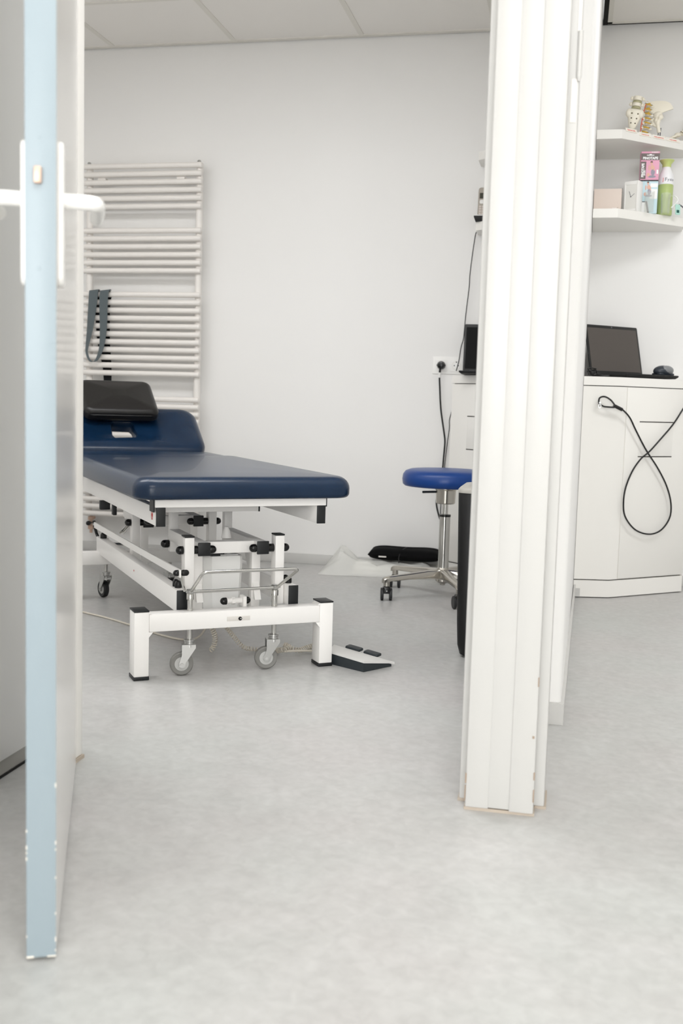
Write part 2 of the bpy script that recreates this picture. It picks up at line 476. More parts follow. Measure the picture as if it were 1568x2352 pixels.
# ceilings: white tiles hung in a narrow T-bar grid, with dark sheets painted as the shade in the gaps
mb = MB()
mb.m = 0; mb.box(XL, -0.085, 2.19, YB - 0.012, ZC, ZC + 0.02)
mb.m = 1
for k in range(-2, 5):
    x = -2.286 + 0.6194 * k
    if XL < x < -0.1: mb.box(x - 0.014, x + 0.010, 2.19, YB - 0.03, ZC - 0.003, ZC + 0.001)
for y in (4.505, 3.905, 3.305, 2.705): mb.box(XL, -0.085, y - 0.012, y + 0.012, ZC - 0.0034, ZC + 0.001)
mb.box(XL, -0.085, YB - 0.036, YB - 0.008, ZC - 0.004, ZC + 0.001)
mb.m = 2; mb.box(XL, -0.085, YB - 0.008, YB, ZC + 0.002, ZC + 0.2)
struct('ceiling', mb, ['ceil', 'grid', 'dark'], 'suspended tile ceiling of the treatment room', 'ceiling')
mb = MB()
mb.m = 0; mb.box(0.062, XR, 2.19, YB - 0.03, ZC, ZC + 0.02)
mb.m = 1
mb.box(0.062, 0.082, 2.19, YB - 0.032, ZC - 0.003, ZC + 0.001); mb.box(0.062, XR, YB - 0.054, YB - 0.03, ZC - 0.003, ZC + 0.001)
for k in range(1, 4): mb.box(0.062 + 0.62 * k - 0.012, 0.062 + 0.62 * k + 0.012, 2.19, YB - 0.054, ZC - 0.003, ZC + 0.001)
for y in (4.43, 3.83, 3.23, 2.63): mb.box(0.082, XR, y - 0.012, y + 0.012, ZC - 0.0034, ZC + 0.001)
mb.m = 2; mb.box(0.042, 0.064, 2.19, YB, ZC + 0.003, ZC + 0.03); mb.box(0.06, XR, YB - 0.031, YB, ZC + 0.003, ZC + 0.03)
struct('ceiling_consulting', mb, ['ceil', 'grid', 'dark'], 'suspended tile ceiling of the right-hand room with a dark gap beside the partition', 'ceiling')
struct('ceiling_corridor', MB().box(-1.8, XR, YW, 2.19, ZC + 0.001, ZC + 0.02), 'ceil', 'plain ceiling of the corridor', 'ceiling')

struct('baseboard_back', MB().box(XL, -0.56, YB - 0.012, YB, 0, 0.05, 0.002), 'trim', 'low white baseboard along the treatment room back wall', 'baseboard')
struct('baseboard_back_right', MB().box(0.52, XR, YB - 0.012, YB, 0, 0.05, 0.002), 'trim', 'low white baseboard beyond the right-hand desk', 'baseboard')
mb = MB().prism([(-0.038, 2.702), (0.010, 2.702), (0.012, 2.704), (0.0435, 4.615), (0.036, 4.615), (0.0, 2.712), (-0.038, 2.712)], 0, 0.055)
struct('baseboard_partition', mb, 'trim', 'white baseboard wrapping the end of the partition', 'baseboard')

# door frame post between the two doorways: boards of three depths on a wider frame
mb = MB()
mb.box(-0.190, -0.020, 2.106, 2.20, 0.006, 2.12, 0.003)
mb.box(-0.174, -0.1275, 2.0615, 2.108, 0.006, 2.12, 0.003)
mb.box(-0.129, -0.0865, 2.0628, 2.108, 0.008, 2.12, 0.002)
mb.box(-0.088, -0.040, 2.0605, 2.108, 0.005, 2.12, 0.003)
post = struct('trim_1', mb, 'trim', 'thick white painted door post between the two rooms', 'door frame')
MB().box(-0.193, -0.016, 2.108, 2.203, 0, 0.006).box(-0.176, -0.038, 2.064, 2.11, 0, 0.006).build('sealant', 'seal', post)
ch = MB()
for x0, x1, z0, z1, y in ((-0.1755, -0.1725, 0.055, 0.075, 2.0615), (-0.1757, -0.1735, 0.02, 0.05, 2.0615), (-0.042, -0.0395, 0.03, 0.055, 2.0596), (-0.0425, -0.0396, 0.075, 0.09, 2.0596), (-0.048, -0.044, 0.158, 0.163, 2.0597), (-0.042, -0.0397, 0.262, 0.28, 2.0596)):
    ch.box(x0, x1, y - 0.0004, y + 0.003, z0, z1)
ch.build('paint_chip', 'chip', post)
hb = MB()
hb.cyl((-0.0215, 2.103, 1.415), (-0.0215, 2.103, 1.497), 0.0048)
hb.cyl((-0.0215, 2.103, 1.407), (-0.0215, 2.103, 1.415), 0.0025, 0.0046)
hb.build('hinge', 'trim', post)
MB().box(-0.0275, -0.0208, 2.1045, 2.1075, 1.497, 1.60).box(-0.0345, -0.024, 2.1045, 2.1075, 1.333, 1.412).build('hinge_recess', 'label', post)

# left jamb of the open door
mb = MB().box(-1.075, -1.026, 2.088, 2.128, 0.008, 2.12, 0.004)
j = struct('trim_2', mb, 'jamb', 'narrow white left jamb seen past the open door', 'door frame')
MB().box(-1.076, -1.023, 2.087, 2.130, 0, 0.008).build('sealant', 'seal', j)
struct('trim_3', MB().box(-1.075, -0.02, 2.085, 2.20, 2.06, 2.12, 0.003), 'jamb', 'white head of the left door frame above the view', 'door frame')

# ------------------------------------------------------------------ open door
R0 = Vector((-0.681, 1.329, 0)); DT = Vector((-0.41, 0.912, 0)).normalized(); DN = Vector((DT.y, -DT.x, 0))
DM = Matrix((DN, DT, Vector((0, 0, 1)))).transposed().to_4x4(); DM.translation = R0
# local: x = towards the room side (right face at 0, left face at -0.04), y = towards the hinge, z up
mb = MB()
mb.m = 0; mb.box(-0.0402, 0, 0.0025, 0.812, 0.006, 2.05)
mb.m = 1; mb.box(-0.0402, 0, 0, 0.0026, 0.006, 2.05, 0.0008)
door = struct('door_1', mb, ['doorface', 'dooredge'], 'open pale grey door with light blue edge and white lever handles', 'door')
door.matrix_world = DM
for sgn, x in ((1, 0.0), (-1, -0.0402)):
    p = MB()
    p.slab(-0.02, 0.02, -0.096, 0.096, rnd(0.001, 0, 0.008, 0.004), 0.012, M=frame_matrix((x, 0.05, 1.042), (0, 1, 0), (sgn, 0, 0)))
    # long axis of the plate is vertical: local y of the frame matrix
    p.build('escutcheon', 'white_plastic', door)
    h = MB()
    z = 1.062
    path = [(x + sgn * 0.006, 0.05, z), (x + sgn * 0.034, 0.05, z), (x + sgn * 0.046, 0.054, z), (x + sgn * 0.051, 0.064, z), (x + sgn * 0.052, 0.085, z), (x + sgn * 0.051, 0.13, z - 0.001), (x + sgn * 0.049, 0.166, z - 0.002)]
    h.tube(smooth_path(path, 5), 0.0105, 14)
    h.build('lever_handle', 'white_plastic', door, angle=60)
MB().box(-0.0285, -0.0185, -0.008, 0.003, 1.074, 1.096, 0.002).build('latch_bolt', 'brass', door)
cp = MB(); rr = random.Random(11)
for k in range(12):
    x = rr.choice((-0.0402, -0.0008)); z = 0.012 + 0.30 * rr.random() ** 1.5; w_ = rr.uniform(0.0008, 0.002); h_ = rr.uniform(0.002, 0.007)
    cp.box(x - 0.0004, x + 0.0012 if x < -0.02 else x + 0.0009, -0.0003, 0.002, z, z + h_)
cp.box(-0.040, -0.030, -0.0003, 0.002, 0.0058, 0.0085); cp.box(-0.012, 0.0002, -0.0003, 0.002, 0.0058, 0.0075)
cp.build('paint_chip', 'card', door)
mk = MB()
for cx, cz in ((-0.0225, 1.135), (-0.0225, 0.965)): mk.lathe([(0.0028, 0), (0.0024, 0.0004)], (cx, 0.0, cz), (0, -1, 0), 12)
mk.box(-0.0135, -0.0105, -0.0004, 0, 0.992, 1.003)
mk.build('screw', 'dooredge', door)

# tall cupboard along the corridor, left of the door
c = thing('cupboard', 'tall white corridor cupboard with recessed grey plinth left of the open door', 'cupboard', (-1.12, 0, 0))
MB().box(-0.56, -0.02, -0.4, 2.07, 0.05, 2.3, 0.002).build('carcass', 'cupboard', c)
MB().box(-0.02, 0, 1.1, 2.07, 0.042, 2.3, 0.002).build('door_panel', 'cupboard', c)
MB().box(-0.02, 0, -0.4, 1.097, 0.042, 2.3, 0.002).build('door_panel', 'cupboard', c)
MB().box(-0.5, -0.010, -0.38, 2.07, 0.006, 0.05).build('plinth', 'plinth', c)
MB().box(-0.5, -0.008, -0.38, 2.07, 0, 0.006).build('plinth_shadow', 'dark', c)  # dark strip painted as the shadow line below the plinth

# ------------------------------------------------------------------ radiator
rad = thing('towel_radiator', 'tall white ladder radiator of horizontal tubes on the back wall', 'radiator', (-2.1, 5.0, 0))
zs = [1.914 - 0.0386 * i for i in range(6)] + [1.606 - 0.0386 * i for i in range(6)] + [1.298 - 0.0385 * i for i in range(11)] + [0.789 - 0.0365 * i for i in range(17)]
for x in (-0.29, 0.281):
    MB().cyl((x, 0.018, 0.19), (x, 0.018, 1.925), 0.0165, seg=16).build('upright', 'radiator', rad)
    MB().lathe([(0.009, 0), (0.009, 0.012), (0.006, 0.016)], (x - 0.004, 0.018, 1.925), (0, 0, 1), 12).build('vent_cap', 'zinc', rad)
for z in zs:
    MB().lathe([(0.008, 0), (0.0134, 0.004), (0.0134, 0.612), (0.008, 0.616)], (-0.313, -0.006, z), (1, 0, 0), 14).build('tube', 'radiator', rad)
for x in (-0.22, 0.19):
    MB().lathe([(0.02, 0), (0.02, 0.004), (0.012, 0.006), (0.012, 0.07)], (x, 0.0, 1.857), (0, 1, 0), 16).build('wall_bracket', 'radiator', rad)
for zz in (0.175, 0.128):
    v = MB()
    v.lathe([(0.010, 0), (0.016, 0.002), (0.016, 0.018), (0.010, 0.02)], (-0.284, 0.03, zz - 0.01), (0, 0, 1), 8)
    v.cyl((-0.284, 0.02, zz), (-0.284, 0.065, zz), 0.009)
    v.build('valve', 'brass', rad)
MB().dome((-0.284, 0.008, 0.152), (0, -1, 0), 0.012, 0.022).cyl((-0.284, 0.01, 0.152), (-0.284, 0.07, 0.152), 0.007).build('valve_cap', 'dome', rad)
MB().cyl((-0.284, 0.03, 0.10), (-0.284, 0.03, 0.20), 0.007).build('valve_stem', 'brass', rad)

# resistance strap draped over a tube
st = thing('resistance_strap', 'grey webbing strap looped over a rung of the ladder radiator', 'strap', (-2.31, 4.975, 1.3))
p = [(-0.034, 0.012, 0.014), (-0.034, 0.0, 0.017), (-0.034, -0.008, 0.012), (-0.036, -0.011, -0.02), (-0.043, -0.012, -0.1), (-0.052, -0.013, -0.18), (-0.064, -0.014, -0.25), (-0.068, -0.014, -0.285), (-0.058, -0.015, -0.318), (-0.040, -0.016, -0.335), (-0.018, -0.016, -0.330), (-0.002, -0.016, -0.305), (0.012, -0.015, -0.26), (0.020, -0.014, -0.18), (0.020, -0.013, -0.1), (0.020, -0.011, -0.02), (0.024, -0.008, 0.012), (0.026, 0.0, 0.017), (0.026, 0.012, 0.014)]
w = [0.05, 0.05, 0.05, 0.048, 0.042, 0.032, 0.018, 0.012, 0.012, 0.014, 0.018, 0.02, 0.026, 0.036, 0.042, 0.046, 0.048, 0.05, 0.05]
P2 = smooth_path(p, 4)
W2 = [w[min(int(i / 4), 18)] * (1 - (i % 4) / 4) + w[min(int(i / 4) + 1, 18)] * ((i % 4) / 4) for i in range(len(P2))]
MB().ribbon(P2, W2, (1, 0.0, 0.12), 0.0018).build('front_loop', 'strap', st)
bp = [(-0.01, 0.012, 0.014), (0.0, 0.03, 0.0), (-0.01, 0.042, -0.05), (-0.006, 0.042, -0.2), (0.006, 0.042, -0.3), (0.016, 0.042, -0.36), (0.02, 0.042, -0.47)]
MB().ribbon(smooth_path(bp, 5), [0.105 - 0.0023 * i for i in range(31)], (1, 0, 0), 0.0018).build('back_band', 'strapback', st)

# ------------------------------------------------------------------ treatment table
TB = thing('treatment_table', 'navy padded treatment table on a white steel castor frame, head section raised', 'treatment table', (-1.176, 2.759, 0), radians(35.5))
UC = 0.303   # centre line

def cushion(name, u0, u1, v0, v1, z0, z1, M=None, hole=None, m='navy', crown=0.006, rc=0.055):
    prof = rnd(0.014, z0, z1, 0.036, 7)
    return MB().slab(u0, u1, v0, v1, prof, rc, 8, crown, hole, M).build(name, m, TB, angle=70)
cushion('leg_section', -0.005, 0.652, -0.034, 1.128, 0.515, 0.579)
cushion('seat_section', -0.005, 0.650, 1.140, 1.492, 0.515, 0.574)
HM = Matrix.Translation(Vector((0, 1.497, 0.515))) @ Matrix.Rotation(radians(36), 4, 'X')
cushion('head_section', -0.005, 0.645, 0.03, 0.34, 0.0, 0.058, M=HM, hole=(0.30, 0.165, 0.055, 0.075), rc=0.07)

# top frame
for u in (0.06, 0.546):
    r = MB().box(u, u + 0.026, 0.004, 1.46, 0.438, 0.491, 0.003).build('side_rail', 'powder', TB)
    MB().box(u - 0.0005, u + 0.0265, 0.0, 0.005, 0.4375, 0.4915, 0.0015).build('end_cap', 'black_cap', r)
MB().box(0.056, 0.574, 0.0, 0.045, 0.4915, 0.516, 0.002).build('support_plate', 'powder', TB)
for v_ in (0.55, 1.08, 1.40): MB().box(0.056, 0.574, v_, v_ + 0.04, 0.4915, 0.516, 0.002).build('support_plate', 'powder', TB)
MB().box(0.052, 0.0558, 0.004, 0.05, 0.478, 0.515).build('support_clip', 'black_cap', TB)
MB().box(0.5742, 0.578, 0.004, 0.042, 0.488, 0.515).build('support_clip', 'black_cap', TB)
ct = MB().box(0.07, 0.43, 0.20, 0.24, 0.456, 0.486, 0.002).build('cross_tube', 'powder', TB)
MB().box(0.43, 0.434, 0.199, 0.241, 0.455, 0.487).build('end_cap', 'black_cap', ct)
MB().box(0.086, 0.546, 0.78, 0.82, 0.445, 0.486, 0.002).build('cross_tube', 'powder', TB)
for u in (0.07, 0.54): MB().box(u, u + 0.026, 0.0, 0.30, -0.026, -0.001, 0.002, M=HM).build('head_frame', 'powder', TB)
lg = MB()
ring = [(0.0595, 0.05 + 0.0075 * cos(a), 0.466 + 0.013 * sin(a)) for a in [2 * pi * k / 20 for k in range(21)]]
lg.tube(ring, 0.0009, 5)
for k in range(4): lg.box(0.0592, 0.0599, 0.0455 + 0.002 * k, 0.0468 + 0.002 * k, 0.458 + 0.002 * k, 0.472 - 0.001 * k)
lg.build('logo', 'logored', TB)

# base: foot frames with four legs, rails, castors
for v0 in (0.0, 1.25):
    b = MB().box(0.043, 0.563, v0 + 0.002, v0 + 0.048, 0.137, 0.189, 0.004)
    for u, s in ((0.043, 1), (0.563, -1)):
        b.prism([(u, 0.137), (u + s * 0.012, 0.137), (u, 0.122)], 0, 0.044, M=Matrix.Translation((0, v0 + 0.047, 0)) @ Matrix.Rotation(pi / 2, 4, 'X'))
        b.prism([(u, 0.189), (u + s * 0.008, 0.189), (u, 0.196)], 0, 0.044, M=Matrix.Translation((0, v0 + 0.047, 0)) @ Matrix.Rotation(pi / 2, 4, 'X'))
    b.build('crossbar', 'powder', TB)
    for u in (0.0, 0.563):
        l = MB().box(u, u + 0.043, v0, v0 + 0.06, 0.010, 0.196, 0.003).build('leg', 'powder', TB)
        MB().box(u - 0.0005, u + 0.0435, v0 - 0.0005, v0 + 0.0605, 0.196, 0.2005, 0.0015).build('end_cap', 'black_cap', l)
        MB().box(u - 0.001, u + 0.044, v0 - 0.001, v0 + 0.061, 0, 0.011, 0.002).build('rubber_foot', 'black_cap', l)
for u in (0.135, 0.480):
    r = MB().box(u, u + 0.03, 0.053, 1.31, 0.179, 0.244, 0.003).build('base_rail', 'powder', TB)
    MB().box(u - 0.0005, u + 0.0305, 0.0495, 0.054, 0.1785, 0.2445, 0.0015).build('end_cap', 'black_cap', r)
    MB().lathe([(0.003, 0), (0.003, 0.0008)], (u - 0.0008, 0.62, 0.214), (-1, 0, 0), 10).build('logo', 'logored', r)
    for vv in (0.10, 0.125):
        MB().dome((u + 0.016, vv, 0.243), (0, 0, 1), 0.0105, 0.023).build('dome_nut', 'dome', TB)

def castor(u, v, tyre, du, dv):
    """stem through the crossbar, swivel head, fork trailing by (du,dv), wheel"""
    st_ = MB()
    st_.lathe([(0.0072, 0.10), (0.0072, 0.16), (0.0085, 0.162), (0.0085, 0.222), (0.0115, 0.2225), (0.0115, 0.238), (0.010, 0.24)], (u, v, 0), (0, 0, 1), 12)
    c_ = st_.build('castor', 'chrome', TB)
    s2 = MB().lathe([(0.013, 0.0), (0.0172, 0.002), (0.0172, 0.010), (0.0145, 0.0115), (0.0145, 0.017), (0.016, 0.0185), (0.016, 0.023), (0.009, 0.025)], (u, v, 0.082), (0, 0, 1), 24)
    d = Vector((du, dv, 0)).normalized(); L = Vector((du, dv, 0)).length
    ax = Vector((-d.y, d.x, 0))
    FM = Matrix((d, Vector((0, 0, 1)), ax)).transposed().to_4x4(); FM.translation = Vector((u, v, 0))
    poly = [(-0.017, 0.092), (-0.017, 0.082), (L - 0.012, 0.040), (L - 0.009, 0.027), (L, 0.023), (L + 0.008, 0.029), (L + 0.007, 0.040), (L + 0.0005, 0.060), (L + 0.0005, 0.092)]
    for sg in (-1, 1):
        s2.prism(poly, sg * 0.0155 - 0.0012, sg * 0.0155 + 0.0012, M=FM)
    s2.prism([(-0.017, 0.088), (L + 0.0005, 0.088), (L + 0.0005, 0.092), (-0.017, 0.092)], -0.0155, 0.0155, M=FM)
    s2.build('fork', 'zinc', c_)
    wc = Vector((u, v, 0)) + d * L + Vector((0, 0, 0.0345))
    w_ = MB().lathe([(0.024, -0.009), (0.030, -0.0105), (0.0335, -0.008), (0.0345, 0), (0.0335, 0.008), (0.030, 0.0105), (0.024, 0.009)], wc, ax, 36).build('wheel', tyre, c_)
    MB().lathe([(0.006, -0.0125), (0.010, -0.0115), (0.0105, -0.0095), (0.0242, -0.0088), (0.0242, 0.0088), (0.0105, 0.0095), (0.010, 0.0115), (0.006, 0.0125)], wc, ax, 28).lathe([(0.0045, -0.0185), (0.0045, 0.0185)], wc, ax, 8).build('hub', 'hub', w_)
castor(0.167, 0.025, 'tyre_grey', -0.022, 0.004)
castor(0.425, 0.025, 'tyre_grey', -0.022, 0.004)
castor(0.167, 1.275, 'tyre_black', -0.006, 0.022)
castor(0.425, 1.275, 'tyre_black', -0.006, 0.022)

# lifting linkage, front and rear
def linkage(v):
    for u in (0.166, 0.447):
        p_ = MB().box(u, u + 0.029, v, v + 0.04, 0.182, 0.393, 0.003).build('upright', 'powder', TB)
        MB().box(u - 0.0005, u + 0.0295, v - 0.0005, v + 0.0405, 0.393, 0.3975, 0.0015).build('end_cap', 'black_cap', p_)
    for u in (0.209, 0.392):
        a_ = MB().box(u, u + 0.036, v + 0.012, v + 0.36, 0.337, 0.375, 0.003).build('lifting_arm', 'powder', TB)
        MB().box(u - 0.001, u + 0.037, v + 0.007, v + 0.0125, 0.336, 0.376, 0.002).build('end_cap', 'black_cap', a_)
        MB().box(u + 0.004, u + 0.032, v + 0.07, v + 0.105, 0.14, 0.337, 0.003).build('strut', 'powder', TB)
    MB().box(0.245, 0.392, v + 0.04, v + 0.075, 0.338, 0.374, 0.003).build('cross_beam', 'powder', TB)
    for ua, ub in ((0.166, 0.245), (0.392, 0.476)):
        n = MB()
        zz = 0.354
        n.cyl((ua - 0.006, v + 0.02, zz), (ub + 0.006, v + 0.02, zz), 0.007)
        n.build('pivot_bolt', 'zinc', TB)
        MB().dome((ua - 0.001, v + 0.02, zz), (-1, 0, 0), 0.0125, 0.021).build('dome_nut', 'dome', TB)
        MB().dome((ub + 0.001, v + 0.02, zz), (1, 0, 0), 0.0125, 0.021).build('dome_nut', 'dome', TB)
    MB().cyl((0.1955, v + 0.02, 0.354), (0.2085, v + 0.02, 0.354), 0.0125).build('spacer', 'dome', TB)
    MB().cyl((0.4285, v + 0.02, 0.354), (0.4465, v + 0.02, 0.354), 0.0125).build('spacer', 'dome', TB)
linkage(0.085)
linkage(0.80)
# uprights that carry the top frame on the rear arms, diagonal stays
for u in (0.214, 0.397):
    MB().box(u, u + 0.026, 0.445, 0.475, 0.30, 0.438, 0.002).build('riser', 'powder', TB)
    MB().box(u, u + 0.026, 1.13, 1.16, 0.33, 0.438, 0.002).build('riser', 'powder', TB)
for u in (0.217, 0.40):
    dg_ = MB()
    dg_.add([(u, 0.20, 0.337), (u + 0.02, 0.20, 0.337), (u + 0.02, 0.245, 0.337), (u, 0.245, 0.337), (u, 0.13, 0.19), (u + 0.02, 0.13, 0.19), (u + 0.02, 0.16, 0.19), (u, 0.16, 0.19)], [(0, 1, 2, 3), (7, 6, 5, 4), (0, 4, 5, 1), (1, 5, 6, 2), (2, 6, 7, 3), (3, 7, 4, 0)])
    dg_.build('gusset', 'powder', TB)
for u, v, z in ((0.20, 0.46, 0.325), (0.20, 0.70, 0.372)):
    MB().dome((u + 0.012, v, z), (-1, 0, 0), 0.013, 0.026).cyl((u + 0.01, v, z), (u + 0.05, v, z), 0.006).build('dome_nut', 'dome', TB)
MB().box(0.05, 0.085, 0.78, 0.80, 0.405, 0.437, 0.002).build('clamp', 'black_cap', TB)
MB().box(0.095, 0.108, 0.78, 0.81, 0.385, 0.436, 0.002).build('clamp', 'black_cap', TB)
# gas spring under the head section
MB().cyl((0.16, 0.95, 0.30), (0.30, 1.20, 0.36), 0.008).build('gas_spring', 'chrome', TB)
# actuator
ac = MB()
MPOLY = [(0.246, 0.19), (0.272, 0.165), (0.362, 0.165), (0.372, 0.176), (0.372, 0.27), (0.246, 0.27)]
n_ = len(MPOLY); vs = []
for z, k in ((0.135, 0.86), (0.20, 0.92), (0.30, 1.0), (0.318, 0.99), (0.323, 0.95)):
    for (a, b) in MPOLY: vs.append((0.318 + (a - 0.318) * k, 0.215 + (b - 0.215) * k, z))
fs = [list(range(n_))[::-1], list(range(4 * n_, 5 * n_))]
for i in range(4):
    for k in range(n_): fs.append((i * n_ + k, i * n_ + (k + 1) % n_, (i + 1) * n_ + (k + 1) % n_, (i + 1) * n_ + k))
A_ = ac.add(vs, fs).build('actuator', 'motor', TB, angle=25)
pl_ = MB().cyl((0.29, 0.19, 0.322), (0.29, 0.19, 0.331), 0.009).cyl((0.335, 0.20, 0.322), (0.335, 0.20, 0.335), 0.008).box(0.30, 0.36, 0.18, 0.24, 0.322, 0.326)
pl_.build('connector', 'motor', A_)
MB().box(0.27, 0.30, 0.17, 0.185, 0.323, 0.335).cyl((0.312, 0.19, 0.322), (0.312, 0.19, 0.338), 0.006).build('plug', 'black_cap', A_)
MB().lathe([(0.016, 0), (0.012, 0.02), (0.006, 0.034)], (0.33, 0.21, 0.374), (0, 0, 1), 12).build('rod_eye', 'powder', A_)
# lower pivot with dome nuts
lp = MB().cyl((0.287, 0.07, 0.203), (0.345, 0.07, 0.203), 0.0085).cyl((0.306, 0.07, 0.203), (0.316, 0.07, 0.203), 0.0115, seg=6)
LP = lp.box(0.337, 0.348, 0.052, 0.09, 0.185, 0.217, 0.002).build('lower_pivot', 'powder', TB)
MB().dome((0.290, 0.07, 0.203), (-1, 0, 0), 0.011, 0.019).build('dome_nut', 'dome', LP)
MB().dome((0.348, 0.07, 0.203), (1, 0, 0), 0.011, 0.017).build('dome_nut', 'dome', LP)
lk = MB().box(0.272, 0.342, 0.0005, 0.003, 0.1565, 0.170, 0.0008).build('lock_plate', 'label', TB)
MB().lathe([(0.0055, 0), (0.0055, 0.003)], (0.311, 0.001, 0.163), (0, -1, 0), 14).build('lock_barrel', 'dome', lk)
MB().lathe([(0.0022, 0), (0.0022, 0.004)], (0.3125, 0.001, 0.1635), (0, -1, 0), 10).build('key_slot', 'chrome', lk)

# chrome pedal loop and link bar to the rear brakes
pa, pb_ = Vector((0.167, 0.022, 0.245)), Vector((0.425, 0.022, 0.247))
loop = [pa + Vector((0.0, -0.004, 0)), pb_ + Vector((0.004, -0.004, 0)), Vector((0.456, -0.080, 0.312)), Vector((0.450, -0.084, 0.318)), Vector((0.180, -0.084, 0.318)), Vector((0.172, -0.080, 0.312)), pa + Vector((0.0, -0.006, 0.002))]
def round_poly(P, r=0.012, k=4):
    out = [P[0]]
    for i in range(1, len(P) - 1):
        a = (P[i - 1] - P[i]); b = (P[i + 1] - P[i]); rr = min(r, a.length * 0.4, b.length * 0.4)
        s_, e_ = P[i] + a.normalized() * rr, P[i] + b.normalized() * rr
        for j in range(k + 1):
            t = j / k
            out.append(s_ * (1 - t) ** 2 + P[i] * 2 * t * (1 - t) + e_ * t * t)
    out.append(P[-1]); return out
PD = MB().tube(round_poly(loop), 0.0048, 10).build('pedal_loop', 'chrome', TB)
for q in (pa, pb_):
    MB().lathe([(0.010, 0), (0.0125, 0.002), (0.0125, 0.012), (0.010, 0.014)], q + Vector((0, 0, -0.006)), (0, 0, 1), 6).box(q.x - 0.014, q.x + 0.016, q.y - 0.004, q.y + 0.02, q.z - 0.002, q.z + 0.003).build('pedal_hub', 'zinc', PD)
MB().tube([(0.150, 0.022, 0.247), (0.142, 0.020, 0.275), (0.139, 0.020, 0.300)], 0.004, 8).build('crank', 'chrome', PD)
LK = MB().add([(0.128, 0.0, 0.291), (0.133, 0.0, 0.291), (0.133, 0.0, 0.313), (0.128, 0.0, 0.313), (0.128, 1.33, 0.276), (0.133, 1.33, 0.276), (0.133, 1.33, 0.298), (0.128, 1.33, 0.298)], [(0, 1, 2, 3), (7, 6, 5, 4), (0, 4, 5, 1), (1, 5, 6, 2), (2, 6, 7, 3), (3, 7, 4, 0)]).build('link_bar', 'powder', TB)
MB().dome((0.131, 0.014, 0.302), (-1, 0, 0), 0.009, 0.018).dome((0.140, 0.014, 0.302), (1, 0, 0), 0.009, 0.02).cyl((0.125, 0.014, 0.302), (0.142, 0.014, 0.302), 0.0075).build('dome_nut', 'dome', LK)
MB().tube([(0.130, 1.33, 0.285), (0.140, 1.33, 0.25), (0.150, 1.30, 0.22)], 0.006, 8).build('rear_crank', 'dome', LK)
MB().dome((0.15, 1.24, 0.244), (0, 0, 1), 0.013, 0.024).build('dome_nut', 'dome', TB)
MB().tube([(0.16, 1.2, 0.225), (0.30, 1.22, 0.222)], 0.006, 8).build('brake_rod', 'chrome', TB)
# right-hand dome on the second rail's inner side
MB().dome((0.478, 0.62, 0.195), (-1, 0, 0), 0.012, 0.022).build('dome_nut', 'dome', TB)

# black leather head pillow lying on the raised head section
hp = thing('head_pillow', 'black leather pillow resting on the raised head end of the table', 'pillow', (-1.176, 2.759, 0), radians(35.5))
PM = Matrix.Translation(Vector((0.0, 1.603, 0.690))) @ Matrix.Rotation(radians(34), 4, 'X')
pb2 = MB().slab(0.135, 0.452, 0.0, 0.245, rnd(0.016, 0.0, 0.058, 0.026, 6), 0.035, 7, 0.012, M=PM).build('pad', 'blackleather', hp, angle=70)
ring = []
for cx, cy, a0 in ((0.412, 0.205, 0), (0.175, 0.205, pi / 2), (0.175, 0.04, pi), (0.412, 0.04, 1.5 * pi)):
    for k in range(6):
        a = a0 + pi / 2 * k / 5
        ring.append(PM @ Vector((cx + 0.0395 * cos(a), cy + 0.0395 * sin(a), 0.033)))
ring.append(ring[0])
MB().tube(ring, 0.0022, 6).build('piping', 'blackleather', hp)

# ------------------------------------------------------------------ power cord, foot switch with coiled cord
pts = [(-1.95, 3.72, .004), (-1.732, 3.589, .004), (-1.619, 3.529, .004), (-1.478, 3.437, .004), (-1.341, 3.338, .004), (-1.24, 3.285, .004), (-1.19, 3.30, .006), (-1.172, 3.34, .03), (-1.165, 3.35, .09), (-1.16, 3.34, .16)]
BI = (Matrix.Translation((-1.176, 2.759, 0)) @ Matrix.Rotation(radians(35.5), 4, 'Z')).inverted()
MB().tube([BI @ p_ for p_ in smooth_path(pts, 6)], 0.0036, 8).build('mains_cord', 'cord', TB)['label'] = 'thin beige mains cord trailing over the floor'

fsw = thing('foot_switch', 'wedge-shaped grey and black foot control beside the right front leg of the table', 'foot switch', (-0.62, 3.19, 0), 0.0)
o_ = Vector((-0.62, 3.19, 0))
# plan corners from the floor contact: near-left A, near corner B, tip C, back D
A1, B1, C1, D1 = Vector((-0.70, 3.137, 0)) - o_, Vector((-0.576, 3.066, 0)) - o_, Vector((-0.508, 3.165, 0)) - o_, Vector((-0.70, 3.222, 0)) - o_
up = Vector((0, 0, 1))
vs = [A1, B1, C1, D1, A1 + up * 0.034, B1 + up * 0.028, C1 + up * 0.007, D1 + up * 0.032]
MB().add(vs, [(3, 2, 1, 0), (4, 5, 6, 7), (0, 1, 5, 4), (1, 2, 6, 5), (2, 3, 7, 6), (3, 0, 4, 7)]).build('base', 'charcoal', fsw)
mid = Vector((-0.615, 3.145, 0)) - o_
def ex(p_, k, z): q = mid + (p_ - mid) * k; return Vector((q.x, q.y, z))
tp = [ex(A1, 1.02, 0.034), ex(B1, 1.04, 0.028), ex(B1.lerp(C1, 0.85), 1.05, 0.012), ex(C1, 1.09, 0.007), ex(C1.lerp(D1, .12), 1.06, 0.010), ex(D1, 1.02, 0.033)]
vs = tp + [p_ + up * 0.007 for p_ in tp]
n = len(tp)
MB().add(vs, [list(range(n))[::-1], list(range(n, 2 * n))] + [(i, (i + 1) % n, n + (i + 1) % n, n + i) for i in range(n)]).build('cover', 'greywhite', fsw)
